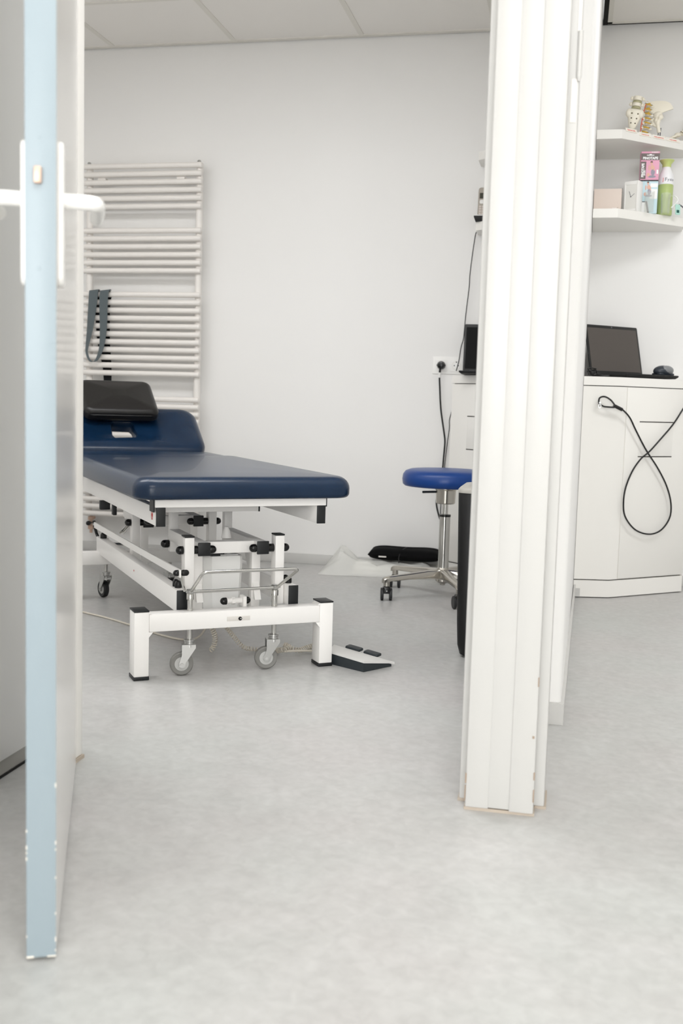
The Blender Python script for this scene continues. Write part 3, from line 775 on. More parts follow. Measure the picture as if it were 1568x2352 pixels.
for t in (0.30, 0.62):
    q = D1.lerp(C1, t); e = (C1 - D1).normalized(); nb = Vector((-e.y, e.x, 0))
    FMx = frame_matrix(q + nb * 0.020 + up * (0.041 - 0.024 * t), e - up * 0.12, up)
    MB().slab(-0.026, 0.026, -0.016, 0.016, rnd(0.002, -0.004, 0.004, 0.003), 0.007, M=FMx).box(-0.015, 0.015, -0.012, 0.0, -0.016, -0.003, M=FMx).build('pedal', 'charcoal', fsw)
cr = cos(radians(35.5)); sr = sin(radians(35.5))
def tb(u, v, z): return Vector((-1.176 + u * cr - v * sr, 2.759 + u * sr + v * cr, z)) - o_
c1 = [tb(0.285, 0.27, .14), tb(0.30, 0.26, .09), tb(0.315, 0.262, .05), tb(0.31, 0.262, .02), tb(0.30, 0.258, .010)]
c2 = [tb(0.30, 0.25, .15), tb(0.335, 0.25, .10), tb(0.375, 0.262, .05), tb(0.405, 0.26, .016), tb(0.432, 0.237, .010), tb(0.481, 0.21, .010), tb(0.505, 0.185, .010)]
c3 = [tb(0.50, 0.20, .010), tb(0.515, 0.172, .018), tb(0.54, 0.19, .02), tb(0.525, 0.20, .028), tb(0.56, 0.175, .012), tb(0.60, 0.19, .014), tb(0.642, 0.20, .020)]
for cc, rr, pp in ((c1, 0.0075, 0.0075), (c2, 0.0062, 0.0085), (c3, 0.0075, 0.0085)):
    MB().tube(helix(cc, rr, pp, 8), 0.0021, 5).build('coiled_cord', 'cord', fsw)
MB().tube(smooth_path([tb(0.515, 0.172, .012), tb(0.57, 0.165, .012), tb(0.62, 0.165, .008), tb(0.66, 0.18, .010)], 5), 0.004, 8).build('cord_tail', 'cord', fsw)

# ------------------------------------------------------------------ stool
ST = thing('stool', 'blue round-seated swivel stool on a polished five-arm castor base', 'stool', (-0.503, 4.41, 0), radians(147))
MB().lathe([(0.14, 0.463), (0.172, 0.465), (0.180, 0.472), (0.183, 0.492), (0.180, 0.512), (0.170, 0.526), (0.15, 0.533), (0.08, 0.537), (0.002, 0.538)], seg=64).build('seat', 'blue', ST, angle=70)
MB().lathe([(0.07, 0.456), (0.07, 0.463)], seg=40).lathe([(0.036, 0.392), (0.040, 0.396), (0.042, 0.448), (0.050, 0.456), (0.03, 0.458)], seg=36).build('seat_hub', 'alu', ST)
MB().tube([(0.03, 0.02, 0.44), (0.06, 0.035, 0.438), (0.085, 0.05, 0.436)], 0.005, 8).build('height_lever', 'charcoal', ST)
MB().cyl((0, 0, 0.34), (0, 0, 0.395), 0.0115).build('gas_piston', 'chrome', ST)
MB().lathe([(0.024, 0.338), (0.024, 0.347), (0.012, 0.349)], seg=24).build('collar', 'dome', ST)
MB().lathe([(0.0225, 0.075), (0.0225, 0.338)], seg=28).build('column', 'chrome', ST)
MB().lathe([(0.02, 0.06), (0.03, 0.068), (0.031, 0.10), (0.026, 0.118), (0.0225, 0.125)], seg=30).lathe([(0.01, 0.05), (0.014, 0.062)], seg=12).build('base_hub', 'alu', ST)
for k in range(5):
    a = 2 * pi * k / 5
    RM = Matrix.Rotation(a, 4, 'Z')
    secs = [(0.02, 0.020, 0.078, 0.118), (0.08, 0.017, 0.082, 0.114), (0.17, 0.015, 0.083, 0.106), (0.255, 0.014, 0.080, 0.100), (0.276, 0.014, 0.076, 0.096), (0.284, 0.012, 0.072, 0.090)]
    vs = []; fs = []
    for x, w_, z0, z1 in secs:
        for yy, zz in ((-w_, z0), (w_, z0), (w_, z1 - 0.006), (w_ * 0.6, z1), (-w_ * 0.6, z1), (-w_, z1 - 0.006)): vs.append((x, yy, zz))
    for i in range(len(secs) - 1):
        for j_ in range(6): fs.append((i * 6 + j_, i * 6 + (j_ + 1) % 6, (i + 1) * 6 + (j_ + 1) % 6, (i + 1) * 6 + j_))
    fs.append(list(range(6))[::-1]); fs.append([len(vs) - 6 + q for q in range(6)])
    arm = MB().add(vs, fs, RM).cyl((0.268, 0, 0.06), (0.268, 0, 0.09), 0.013, M=RM).build('base_arm', 'alu', ST, angle=50)
    # twin-wheel castor, swivelled towards the camera
    sw = Matrix.Translation(RM @ Vector((0.268, 0, 0))) @ Matrix.Rotation(-radians(147) + radians(4 + 9 * k), 4, 'Z')
    cs = MB().slab(-0.017, 0.017, -0.022, 0.020, rnd(0.004, 0.030, 0.060, 0.010), 0.010, M=sw).build('castor', 'dome', ST)
    for sx in (-0.0175, 0.0175):
        MB().lathe([(0.012, -0.006), (0.024, -0.006), (0.026, -0.004), (0.026, 0.004), (0.024, 0.006), (0.012, 0.006)], (sx, 0.004, 0.026), (1, 0, 0), 24, M=sw).build('wheel', 'tyre_black', cs)
    MB().lathe([(0.0025, 0), (0.0025, 0.0008)], (0, -0.0225, 0.042), (0, -1, 0), 8, M=sw).build('badge', 'zinc', cs)

# ------------------------------------------------------------------ bin behind the post
bn = thing('waste_bin', 'tall black bin with a reflection painted pale on its rim, half hidden behind the door post', 'bin', (-0.225, 3.46, 0))
MB().slab(-0.118, 0.118, -0.14, 0.14, [(0.040, 0.0), (0.022, 0.010), (0.014, 0.04), (0.010, 0.12), (0.0, 0.525), (0.002, 0.53)], 0.04, 8).build('body', 'bin', bn, angle=50)
MB().slab(-0.119, 0.119, -0.141, 0.141, [(0.0, 0.528), (0.0, 0.538), (0.006, 0.545), (0.03, 0.547)], 0.04, 8).build('rim', 'binrim', bn, angle=50)

# ------------------------------------------------------------------ floor items by the back wall
def crumple(x0, x1, y0, y1, hfun, seed, nx=34, ny=22, amp=0.012):
    rr = random.Random(seed); ph = [(rr.uniform(8, 40), rr.uniform(8, 40), rr.uniform(0, 6)) for _ in range(9)]
    vs = []; fs = []
    for j_ in range(ny + 1):
        for i in range(nx + 1):
            a, b = i / nx, j_ / ny
            x, y = x0 + (x1 - x0) * a, y0 + (y1 - y0) * b
            n = sum(abs(sin(px * x + py * y + p)) for px, py, p in ph) / 9 - 0.6
            edge = min(a, 1 - a, b, 1 - b)
            h = max(0.002, hfun(a, b) + amp * n * min(1, edge * 8) * 3)
            if edge == 0: h = 0.001 + abs(n) * 0.004
            vs.append((x + n * 0.012, y + n * 0.01, h))
    for j_ in range(ny):
        for i in range(nx):
            k = j_ * (nx + 1) + i
            fs.append((k, k + 1, k + nx + 2, k + nx + 1))
    return vs, fs
pd = thing('paper_pad', 'stack of folded white pads inside the clear plastic bag on the floor', 'pads', (-0.80, 4.925, 0), radians(6))
MB().slab(-0.19, 0.22, -0.095, 0.11, rnd(0.004, 0.002, 0.020), 0.012).build('lower_pad', 'paper', pd)
MB().slab(-0.185, 0.21, -0.085, 0.108, rnd(0.006, 0.0202, 0.040, 0.01), 0.02).build('upper_pad', 'paper', pd)
vs, fs = crumple(-0.34, 0.24, -0.125, 0.135, lambda a, b: 0.052 * min(1, 6 * a, 6 * (1 - a)) * min(1, 5 * b, 5 * (1 - b)) + 0.075 * max(0, 1 - abs(a - 0.15) * 7) * min(1, b * 1.2) * min(1, 6 * (1 - b)), 3, amp=0.016)
bg = MB().add(vs, fs).build('plastic_bag', 'film', angle=25)
bg.location = (-0.80, 4.925, 0.0); bg.rotation_euler = (0, 0, radians(6))
tag(bg, 'crumpled clear plastic bag around white pads on the floor by the back wall', 'bag')

bk = thing('back_cushion', 'black contoured fabric cushion lying on the plastic bag near the stool', 'cushion', (-0.75, 4.985, 0.058), radians(2))
nx, ny = 30, 14; vs = []; fs = []
for s_ in (1, -1):
    for j_ in range(ny + 1):
        for i in range(nx + 1):
            a, b = i / nx * 2 - 1, j_ / ny * 2 - 1
            ed = (1 - abs(a) ** 5) ** 0.4 * (1 - abs(b) ** 3.2) ** 0.45 if abs(a) < 1 and abs(b) < 1 else 0
            sx = a * 0.172; sy = b * 0.078
            if s_ == 1: z = 0.030 + ed * (0.030 + 0.014 * max(0, b) - 0.012 * math.exp(-((a) ** 2) * 3) * math.exp(-((b - 0.35) ** 2) * 6))
            else: z = 0.030 - ed * 0.028
            vs.append((sx, sy, z))
N1 = (nx + 1) * (ny + 1)
for s_ in (0, 1):
    for j_ in range(ny):
        for i in range(nx):
            k = s_ * N1 + j_ * (nx + 1) + i
            q = (k, k + 1, k + nx + 2, k + nx + 1)
            fs.append(q if s_ == 0 else q[::-1])
MB().add(vs, fs).build('body', 'fabric', bk, angle=80)
lb = MB().box(-0.118, -0.082, -0.0775, -0.0755, 0.021, 0.027).build('brand_tag', 'label', bk)
MB().tube(smooth_path([(0.005, 0.005, 0.063), (-0.005, -0.03, 0.060), (-0.016, -0.066, 0.045), (-0.022, -0.081, 0.02), (-0.018, -0.086, -0.01), (-0.004, -0.1, -0.022)], 5), 0.0016, 6).build('cable', 'blackcord', bk)

# ------------------------------------------------------------------ desks
def desk_poly(inset=0.0):
    return [(0.034, 4.600 + inset), (0.181 - inset * 0.3, 4.632 + inset), (0.506 - inset, 4.913 + inset * 0.4), (0.506 - inset, YB - 0.002), (0.043, YB - 0.002)]
FT = Vector((0.325, 0.281, 0)).normalized(); FNv = Vector((FT.y, -FT.x, 0))
def facet(mx):
    """matrix with x along the slanted desk front, y up, z outwards; mx=-1 mirrors to the treatment room"""
    o = Vector((0.181, 4.632, 0)); x = FT.copy(); z = FNv.copy()
    return frame_matrix(o, x, z)
def mirror(mb_):
    for i, v_ in enumerate(mb_.v): mb_.v[i] = Vector((-0.045 - v_.x, v_.y, v_.z))
    mb_.f = [f_[::-1] for f_ in mb_.f]
    return mb_
def make_desk(mir, label):
    mfun = (lambda m_: mirror(m_)) if mir else (lambda m_: m_)
    D = thing('corner_desk', label, 'desk', (0, 0, 0))
    Fm = facet(1)
    mfun(MB().prism(desk_poly(0.004), 0.079, 0.8965)).build('body', 'desk', D)
    mfun(MB().prism(desk_poly(0.0), 0.900, 0.936)).build('worktop', 'desk', D)
    mfun(MB().prism(desk_poly(0.012), 0.8965, 0.900)).build('shadow_gap', 'gap', D)
    pl = mfun(MB().prism(desk_poly(0.0), 0.004, 0.0745)).build('plinth', 'desk', D)
    mfun(MB().prism(desk_poly(0.010), 0.0, 0.079)).build('plinth_gap', 'gap', pl)
    dm = Fm
    dr = mfun(MB().box(0.047, 0.428, 0.082, 0.893, -0.002, 0.0010, 0.0006, M=dm)).build('door', 'desk', D)
    w0, w1, h0, h1 = 0.123, 0.320, 0.604, 0.752
    mfun(MB().box(w0, w1, h1 - 0.002, h1 + 0.0025, -0.001, 0.0014, M=dm).box(w0, w1, h0 - 0.0025, h0 + 0.002, -0.001, 0.0014, M=dm)).build('slot', 'gap', dr)
    mfun(MB().box(w0, w1, h0 + 0.002, h1 - 0.002, -0.001, 0.0013, 0.0004, M=dm)).build('flap', 'desk', dr)
    return D
D1_ = make_desk(False, 'white corner desk with slanted front in the right-hand room')
D2_ = make_desk(True, 'white corner desk mostly hidden behind the door post in the treatment room')
MB().prism([(0.0365, 4.599), (0.062, 4.6045), (0.062, 4.61), (0.0365, 4.61)], 0.004, 0.040).build('plinth_notch', 'trim', D1_)

# ------------------------------------------------------------------ shelves
def make_shelf(mir, z, label):
    m_ = MB().prism([(0.037, 4.700), (0.139, 4.700), (0.430, 4.952), (0.430, YB - 0.001), (0.042, YB - 0.001)], z, z + 0.037)
    if mir: mirror(m_)
    return tag(m_.build('wall_shelf', 'desk'), label, 'shelf', None)
make_shelf(False, 1.921, 'upper white wall shelf holding the bone models in the right-hand room')
make_shelf(False, 1.600, 'lower white wall shelf holding the clock, tape boxes and bottle')
make_shelf(True, 1.900, 'upper empty white shelf end peeking out left of the door post')
make_shelf(True, 1.590, 'lower white shelf end under the cordless phone')

# ------------------------------------------------------------------ laptops and mouse
def laptop(name_label, base_poly_o, xdir, w, d, tilt, scr, lid_h, logo):
    """base_poly_o = back-left hinge corner, xdir along the hinge, screen rises from the hinge leaning back"""
    L = thing('laptop', name_label, 'laptop', base_poly_o)
    x = Vector(xdir).normalized(); out = Vector((x.y, -x.x, 0))
    # frame_matrix gives y = up x ... build explicitly: x along hinge, y away from the user, z up
    BM = Matrix((x, -out, Vector((0, 0, 1)))).transposed().to_4x4()
    MB().slab(0, w, -d, 0, [(0.012, 0.003), (0.002, 0.010), (0.0, 0.014), (0.002, 0.018)], 0.008, M=BM).build('base', 'laptop', L)
    kb = MB()
    for r_ in range(5):
        for k in range(14): kb.box(0.02 + k * (w - 0.04) / 14, 0.02 + (k + 0.85) * (w - 0.04) / 14, -0.045 - r_ * 0.019, -0.03 - r_ * 0.019, 0.0178, 0.0192, M=BM)
    kb.box(w * 0.36, w * 0.64, -d + 0.02, -d + 0.075, 0.0178, 0.0184, M=BM)
    kb.build('keyboard', 'charcoal', L)
    LM = BM @ Matrix.Translation((0, -0.004, 0.018)) @ Matrix.Rotation(radians(90 - tilt), 4, 'X')
    # lid: x along hinge, y up the lid, z away from the lid's front (back side is -z)
    lid = MB().slab(0, w, 0, lid_h, rnd(0.001, -0.007, 0.0, 0.0012, 2), 0.007, M=LM).build('lid', 'laptop', L)
    MB().box(0.009, w - 0.009, 0.016, lid_h - 0.014, 0.0002, 0.0007, M=LM).build('screen', scr, lid)
    MB().lathe([(0.0035, 0), (0.0035, 0.0006)], (w / 2, lid_h - 0.007, 0.0), (0, 0, 1), 12, M=LM).build('webcam', 'inkgrey', lid)
    for k, q in enumerate((0.03, 0.037, 0.044, 0.05)):
        if logo: MB().box(q, q + 0.004, 0.007, 0.0105, 0.0, 0.0006, M=LM).build('logo', 'dimgrey', lid)
    return L
LR = laptop('open black laptop with dark grey screen on the right-hand desk', (0.062, 4.835, 0.936), FT, 0.305, 0.225, 14, 'screen', 0.225, False)
LL = laptop('open black laptop showing a sliver of screen left of the door post', (-0.512, 4.985, 0.936), (1, 0.02, 0), 0.33, 0.23, 6, 'screenoff', 0.222, True)
ms = thing('mouse', 'dark ergonomic computer mouse resting on the right end of the open laptop', 'mouse', (0.392, 4.80, 0.9385), radians(40))
MB().ball((0, 0, 0.018), 0.05, 0.033, 0.026, 20, 12).box(-0.042, 0.042, -0.026, 0.026, 0.0, 0.01, 0.004).build('shell', 'mouse', ms, angle=60)
MB().ball((0.006, -0.012, 0.022), 0.038, 0.023, 0.0215, 18, 10).build('side_grip', 'mousetop', ms, angle=60)
ms.location = (0.372, 4.886, 0.9545)
# charging leads heaped by the partition
hl = thing('charger_leads', 'tangle of black charger leads beside the laptop against the partition', 'cable', (0.055, 4.66, 0.937))
rr = random.Random(5)
hp_ = [(rr.uniform(-0.008, 0.03), rr.uniform(-0.03, 0.03), rr.uniform(0.004, 0.036)) for _ in range(16)]
MB().tube(smooth_path(hp_ + [(0.06, 0.05, 0.008), (0.09, 0.08, 0.006)], 6), 0.0024, 7).build('lead', 'blackcord', hl)
MB().box(0.045, 0.085, 0.035, 0.05, 0.0, 0.010, 0.003).build('plug', 'blackcord', hl)

# security cable looped on the right-hand desk
sc_ = thing('security_cable', 'black steel security cable hanging in a figure eight on the right-hand desk', 'cable', (0.11, 4.6, 0.84))
so = Vector((0.11, 4.6, 0.84))
main = [(0.166, 4.600, 0.817), (0.195, 4.612, 0.803), (0.228, 4.640, 0.771), (0.255, 4.664, 0.723), (0.29, 4.698, 0.662), (0.317, 4.722, 0.62), (0.363, 4.761, 0.556), (0.406, 4.799, 0.481), (0.431, 4.82, 0.404), (0.429, 4.818, 0.338), (0.393, 4.787, 0.286), (0.342, 4.743, 0.271), (0.283, 4.692, 0.291), (0.239, 4.654, 0.341), (0.224, 4.641, 0.391), (0.227, 4.644, 0.465), (0.251, 4.662, 0.539), (0.285, 4.686, 0.594), (0.321, 4.712, 0.627), (0.365, 4.752, 0.678), (0.419, 4.805, 0.744), (0.46, 4.845, 0.811), (0.50, 4.875, 0.880), (0.515, 4.876, 0.93), (0.49, 4.89, 0.945)]
MB().tube([p_ - so for p_ in smooth_path(main, 6)], 0.0036, 9).build('cable', 'blackcord', sc_)
ey = [(0.166, 4.600, 0.817), (0.147, 4.600, 0.840), (0.122, 4.598, 0.853), (0.102, 4.598, 0.847), (0.101, 4.598, 0.826), (0.117, 4.598, 0.814), (0.136, 4.599, 0.811), (0.164, 4.601, 0.810)]
MB().tube([Vector(p_) - so for p_ in smooth_path(ey, 6)], 0.0036, 9).build('eye_loop', 'blackcord', sc_)
sd = (Vector((0.195, 4.612, 0.803)) - Vector((0.166, 4.60, 0.815))).normalized()
MB().cyl(Vector((0.160, 4.598, 0.818)) - so, Vector((0.196, 4.611, 0.801)) - so, 0.0072).build('crimp_sleeve', 'blackcord', sc_)
MB().cyl(Vector((0.104, 4.612, 0.828)) - so, Vector((0.104, 4.590, 0.828)) - so, 0.003).tube([Vector((0.104 + 0.005 * cos(a), 4.594, 0.814 + 0.008 * sin(a))) - so for a in [2 * pi * k / 14 for k in range(15)]], 0.0011, 6).build('wall_eye', 'zinc', sc_)

# ------------------------------------------------------------------ socket, plug, wall leads
sk = thing('wall_socket', 'double white wall socket left of the treatment room desk', 'socket', (-0.588, YB, 0.986))
MB().slab(-0.077, 0.077, -0.0405, 0.0405, rnd(0.0005, 0, 0.006, 0.002, 2), 0.004, M=frame_matrix((0, 0, 0), (1, 0, 0), (0, -1, 0))).build('cover_plate', 'white_plastic', sk)
for x in (-0.036, 0.036):
    ins = MB().slab(-0.028, 0.028, -0.028, 0.028, rnd(0.0005, 0.004, 0.0085, 0.001, 2), 0.003, M=frame_matrix((x, 0, 0), (1, 0, 0), (0, -1, 0))).build('insert', 'white_plastic', sk)
    MB().tube([(x + 0.0195 * cos(a), -0.0087, 0.0195 * sin(a)) for a in [2 * pi * k / 28 for k in range(29)]], 0.0009, 5).build('well_rim', 'label', ins)
    MB().lathe([(0.0028, 0), (0.0028, 0.0006)], (x - 0.0095, -0.0083, 0), (0, -1, 0), 10).lathe([(0.0028, 0), (0.0028, 0.0006)], (x + 0.0095, -0.0083, 0), (0, -1, 0), 10).box(x - 0.003, x + 0.003, -0.0092, -0.0083, 0.014, 0.019).build('contact', 'ink', ins)
pg = thing('power_plug', 'black round mains plug in the left socket with its lead hanging down', 'plug', (-0.622, YB - 0.009, 0.986))
MB().lathe([(0.018, 0), (0.0195, 0.002), (0.0195, 0.02), (0.015, 0.03), (0.006, 0.033)], (0, 0, 0), (0, -1, 0), 28).box(-0.021, 0.021, -0.02, -0.008, -0.003, 0.003, 0.001).cyl((-0.003, -0.02, -0.012), (-0.005, -0.018, -0.034), 0.005).build('plug_body', 'dome', pg)
MB().cyl((-0.005, -0.018, -0.030), (-0.006, -0.016, -0.058), 0.0046).build('label_sleeve', 'white_plastic', pg)
ld = [(-0.006, -0.016, -0.054), (-0.003, -0.014, -0.1), (0.006, -0.012, -0.206), (0.026, -0.012, -0.32), (0.031, -0.012, -0.36), (0.028, -0.012, -0.43), (0.022, -0.012, -0.52), (0.004, -0.012, -0.62), (0.002, -0.012, -0.66), (0.018, -0.012, -0.72), (0.045, -0.012, -0.78), (0.066, -0.010, -0.86), (0.070, -0.012, -0.97)]
MB().tube(smooth_path(ld, 6), 0.004, 8).build('lead', 'blackcord', pg)
wl = thing('phone_lead', 'thin black lead running from the phone shelf down to the laptop', 'cable', (-0.5, YB - 0.02, 1.2))
pts = [(0.02, 0, 0.40), (0.014, 0, 0.385), (0.004, -0.008, 0.29), (-0.003, -0.01, 0.2), (-0.004, -0.01, 0.15), (-0.014, -0.01, 0.03), (-0.018, -0.012, -0.04), (-0.020, -0.02, -0.09), (-0.030, -0.02, -0.13), (-0.036, -0.03, -0.19), (-0.046, -0.04, -0.24)]
MB().tube(smooth_path(pts, 6), 0.0022, 7).build('lead', 'blackcord', wl)
w2 = thing('desk_lead', 'thin black lead dangling beside the treatment room desk behind the stool', 'cable', (-0.57, YB - 0.016, 0.5))
pts = [(0.012, 0, 0.37), (0.010, 0, 0.34), (0.004, 0, 0.27), (-0.004, 0, 0.23), (-0.003, 0, 0.19), (-0.010, 0, 0.12), (-0.018, 0, 0.02), (-0.022, 0, -0.1), (-0.03, 0, -0.2), (-0.02, 0, -0.35), (-0.012, -0.02, -0.49)]
MB().tube(smooth_path(pts, 6), 0.0021, 7).build('lead', 'blackcord', w2)

# cordless phone on the left shelf
ph = thing('cordless_phone', 'silver cordless phone standing in its black charger on the shelf left of the post', 'phone', (-0.440, 4.965, 1.627))
MB().slab(-0.044, 0.044, -0.045, 0.035, [(0.008, 0.0), (0.0, 0.02), (0.0, 0.024)], 0.008).build('charger', 'bin', ph)
MB().slab(-0.045, 0.045, -0.046, 0.036, [(0.0, 0.024), (0.0, 0.027), (0.004, 0.029)], 0.008).build('charger_rim', 'greywhite', ph)
HMx = Matrix.Translation((-0.008, -0.006, 0.028)) @ Matrix.Rotation(radians(80), 4, 'X')
hs = MB().slab(-0.024, 0.024, 0.0, 0.135, rnd(0.004, -0.02, 0.0, 0.006), 0.012, M=HMx).build('handset', 'phone', ph, angle=60)
MB().box(-0.017, 0.017, 0.082, 0.108, 0.0, 0.0008, M=HMx).build('display', 'phonedark', hs)
ky = MB()
for r_ in range(4):
    for k in range(3): ky.slab(-0.0175 + k * 0.0125, -0.0075 + k * 0.0125, 0.008 + r_ * 0.011, 0.016 + r_ * 0.011, rnd(0.0003, 0.0, 0.0012, 0.0004, 2), 0.003, 3, M=HMx)
ky.build('keypad', 'key', hs)
MB().slab(-0.016, 0.016, 0.058, 0.076, rnd(0.0003, 0.0, 0.0012, 0.0004, 2), 0.006, 4, M=HMx).build('navigation_key', 'greywhite', hs)

# ------------------------------------------------------------------ upper shelf: anatomical models
SZ = 1.9582
# lumbar spine with sacrum
sp = thing('sacrum_model', 'cream sacrum and lumbar vertebrae model with olive discs, leftmost on upper shelf', 'bone model', (0.176, 4.80, SZ))
TM = Matrix.Translation((0, 0, 0)) @ Matrix.Rotation(radians(9), 4, 'Y')
s_ = MB()
s_.lathe([(0.003, 0.018), (0.010, 0.024), (0.016, 0.036), (0.022, 0.055), (0.028, 0.080), (0.031, 0.096), (0.026, 0.104), (0.018, 0.107)], (0, 0, 0), (0, 0, 1), 16, M=TM @ Matrix.Diagonal((1, 0.55, 1, 1)))
for sg in (-1, 1):
    s_.ball((sg * 0.024, 0.0, 0.088), 0.014, 0.014, 0.019, 10, 8, M=TM)
s_.build('sacrum', 'bone', sp, angle=70)
fo = MB()
for sg in (-1, 1):
    for k in range(3): fo.ball((sg * (0.0125 - 0.002 * k), -0.0145 + 0.003 * k, 0.085 - 0.019 * k), 0.0036, 0.0025, 0.003, 8, 6, M=TM)
fo.build('foramen', 'crease', sp)
for k, z in enumerate((0.116, 0.140)):
    MB().lathe([(0.018, -0.006), (0.0195, -0.004), (0.0195, 0.001), (0.018, 0.003)], (0, 0, z - 0.004), (0, 0, 1), 18, M=TM).build('disc', 'disc', sp)
    b_ = MB().lathe([(0.019, 0), (0.0165, 0.004), (0.0165, 0.012), (0.019, 0.017)], (0, 0, z + 0.0), (0, 0, 1), 18, M=TM)
    b_.box(-0.032, 0.032, 0.004, 0.012, z + 0.006, z + 0.011, 0.002, M=TM).ball((-0.024, 0.006, z + 0.010), 0.007, 0.007, 0.009, 8, 6, M=TM).ball((0.022, 0.006, z + 0.012), 0.006, 0.006, 0.008, 8, 6, M=TM).box(-0.004, 0.004, 0.01, 0.035, z + 0.002, z + 0.012, 0.002, M=TM)
    b_.build('vertebra', 'bone', sp, angle=60)
MB().box(-0.026, 0.026, -0.02, 0.02, 0, 0.004, 0.001).cyl((0, 0.003, 0.003), (0.002, 0.003, 0.03), 0.004).build('stand', 'card', sp)
text_mesh('lettering', 'Hu', 0.011, frame_matrix((-0.010, -0.0206, 0.009), (1, 0, 0), (0, -1, 0)), 'ink', sp, align='LEFT')

# spine section with nerves
sn = thing('cervical_spine_model', 'narrow neck vertebrae model with yellow nerves and red artery on upper shelf', 'bone model', (0.232, 4.825, SZ))
bone = MB(); nerve = MB(); redm = MB(); dk = MB()
for k in range(7):
    z = 0.008 + 0.0185 * k; x = 0.0022 * k - 0.004 + 0.004 * sin(k * 0.8)
    s1 = 1.0 - 0.04 * k
    bone.lathe([(0.012 * s1, 0), (0.0105 * s1, 0.003), (0.0105 * s1, 0.009), (0.012 * s1, 0.012)], (x + 0.006, 0, z), (0.08, 0, 1), 12)
    bone.ball((x - 0.010, -0.006, z + 0.006), 0.007, 0.006, 0.0055, 8, 6); bone.ball((x + 0.022, 0.004, z + 0.002), 0.009, 0.006, 0.0048, 8, 6)
    nerve.tube([(x - 0.004, -0.010, z + 0.010), (x + 0.008, -0.014, z + 0.006), (x + 0.020, -0.014, z + 0.001)], [0.003, 0.0028, 0.0016], 7)
    if k > 3: nerve.ball((x + 0.010, -0.011, z + 0.011), 0.006, 0.004, 0.003, 8, 6)
    dk.tube([(x - 0.008, -0.0105, z + 0.0135), (x + 0.004, -0.0130, z + 0.0095), (x + 0.024, -0.0125, z + 0.003)], [0.0012, 0.0017, 0.0008], 6)
    redm.ball((x - 0.012, -0.008, z + 0.003), 0.0035, 0.003, 0.003, 7, 5)
redm.tube([(-0.016, -0.009, 0.004), (-0.013, -0.01, 0.05), (-0.007, -0.011, 0.09), (0.002, -0.011, 0.13)], 0.0021, 7)
bone.tube([(0.006 + 0.007 * cos(a), -0.004 + 0.002 * sin(a), 0.137 + 0.006 * sin(a)) for a in [2 * pi * k / 14 for k in range(15)]], 0.0016, 6)
bone.build('vertebrae', 'bone', sn, angle=60); nerve.build('nerves', 'nerve', sn); redm.build('artery', 'red', sn); dk.build('gap', 'crease', sn)
MB().box(-0.020, 0.030, -0.02, 0.02, 0, 0.004, 0.001).cyl((0.003, 0, 0.003), (0.003, 0, 0.012), 0.004).build('stand', 'card', sn)

# hip joint
hpj = thing('hip_joint_model', 'cream hip bone and femur model on a two-rod stand on upper shelf', 'bone model', (0.292, 4.875, SZ))
hb_ = MB()
# iliac wing: bowed fan plate
nx, ny = 14, 10; vs = []; fs = []
for sd_ in (0, 1):
    for j_ in range(ny + 1):
        for i in range(nx + 1):
            a = radians(20 + 150 * i / nx); r_ = 0.012 + 0.052 * j_ / ny * (1 + 0.12 * sin(3 * a))
            x = r_ * cos(a) * 0.95 - 0.004; z = 0.100 + r_ * sin(a); y = 0.010 * ((j_ / ny) ** 2) + (0.0045 if sd_ else -0.0045) * (0.5 + 0.8 * (j_ / ny))
            vs.append((x, y, z))
N1 = (nx + 1) * (ny + 1)
for sd_ in (0, 1):
    for j_ in range(ny):
        for i in range(nx):
            k = sd_ * N1 + j_ * (nx + 1) + i; q = (k, k + 1, k + nx + 2, k + nx + 1)
            fs.append(q if sd_ else q[::-1])
def rim(k0, k1): fs.append((k0, k1, k1 + N1, k0 + N1))
for i in range(nx): rim(ny * (nx + 1) + i, ny * (nx + 1) + i + 1); rim(i + 1, i)
for j_ in range(ny): rim(j_ * (nx + 1), (j_ + 1) * (nx + 1)); rim((j_ + 1) * (nx + 1) + nx, j_ * (nx + 1) + nx)
hb_.add(vs, fs)
hb_.ball((-0.004, -0.004, 0.094), 0.020, 0.016, 0.018, 14, 10)
hb_.tube(smooth_path([(-0.016, 0, 0.088), (-0.026, -0.004, 0.072), (-0.020, -0.008, 0.056), (-0.004, -0.008, 0.050)], 5), 0.0065, 10)
hb_.build('pelvis', 'bone', hpj, angle=70)
fm = MB().ball((0.006, -0.012, 0.086), 0.0125, seg=14)
fm.tube(smooth_path([(0.006, -0.012, 0.086), (0.0, -0.014, 0.074), (-0.004, -0.014, 0.060), (0.0, -0.012, 0.04), (0.004, -0.010, 0.022)], 5), [0.0075] * 6 + [0.0095] * 6 + [0.008] * 9, 12)
fm.ball((-0.010, -0.012, 0.072), 0.010, 0.009, 0.012, 10, 8)
fm.build('femur', 'bone', hpj, angle=70)
MB().cyl((0.0005, -0.008, 0.002), (0.003, -0.008, 0.042), 0.0022).cyl((0.0085, -0.008, 0.002), (0.011, -0.008, 0.042), 0.0022).build('stand_rod', 'inkgrey', hpj)
MB().box(-0.03, 0.03, -0.022, 0.022, 0, 0.004, 0.001).build('stand', 'card', hpj)

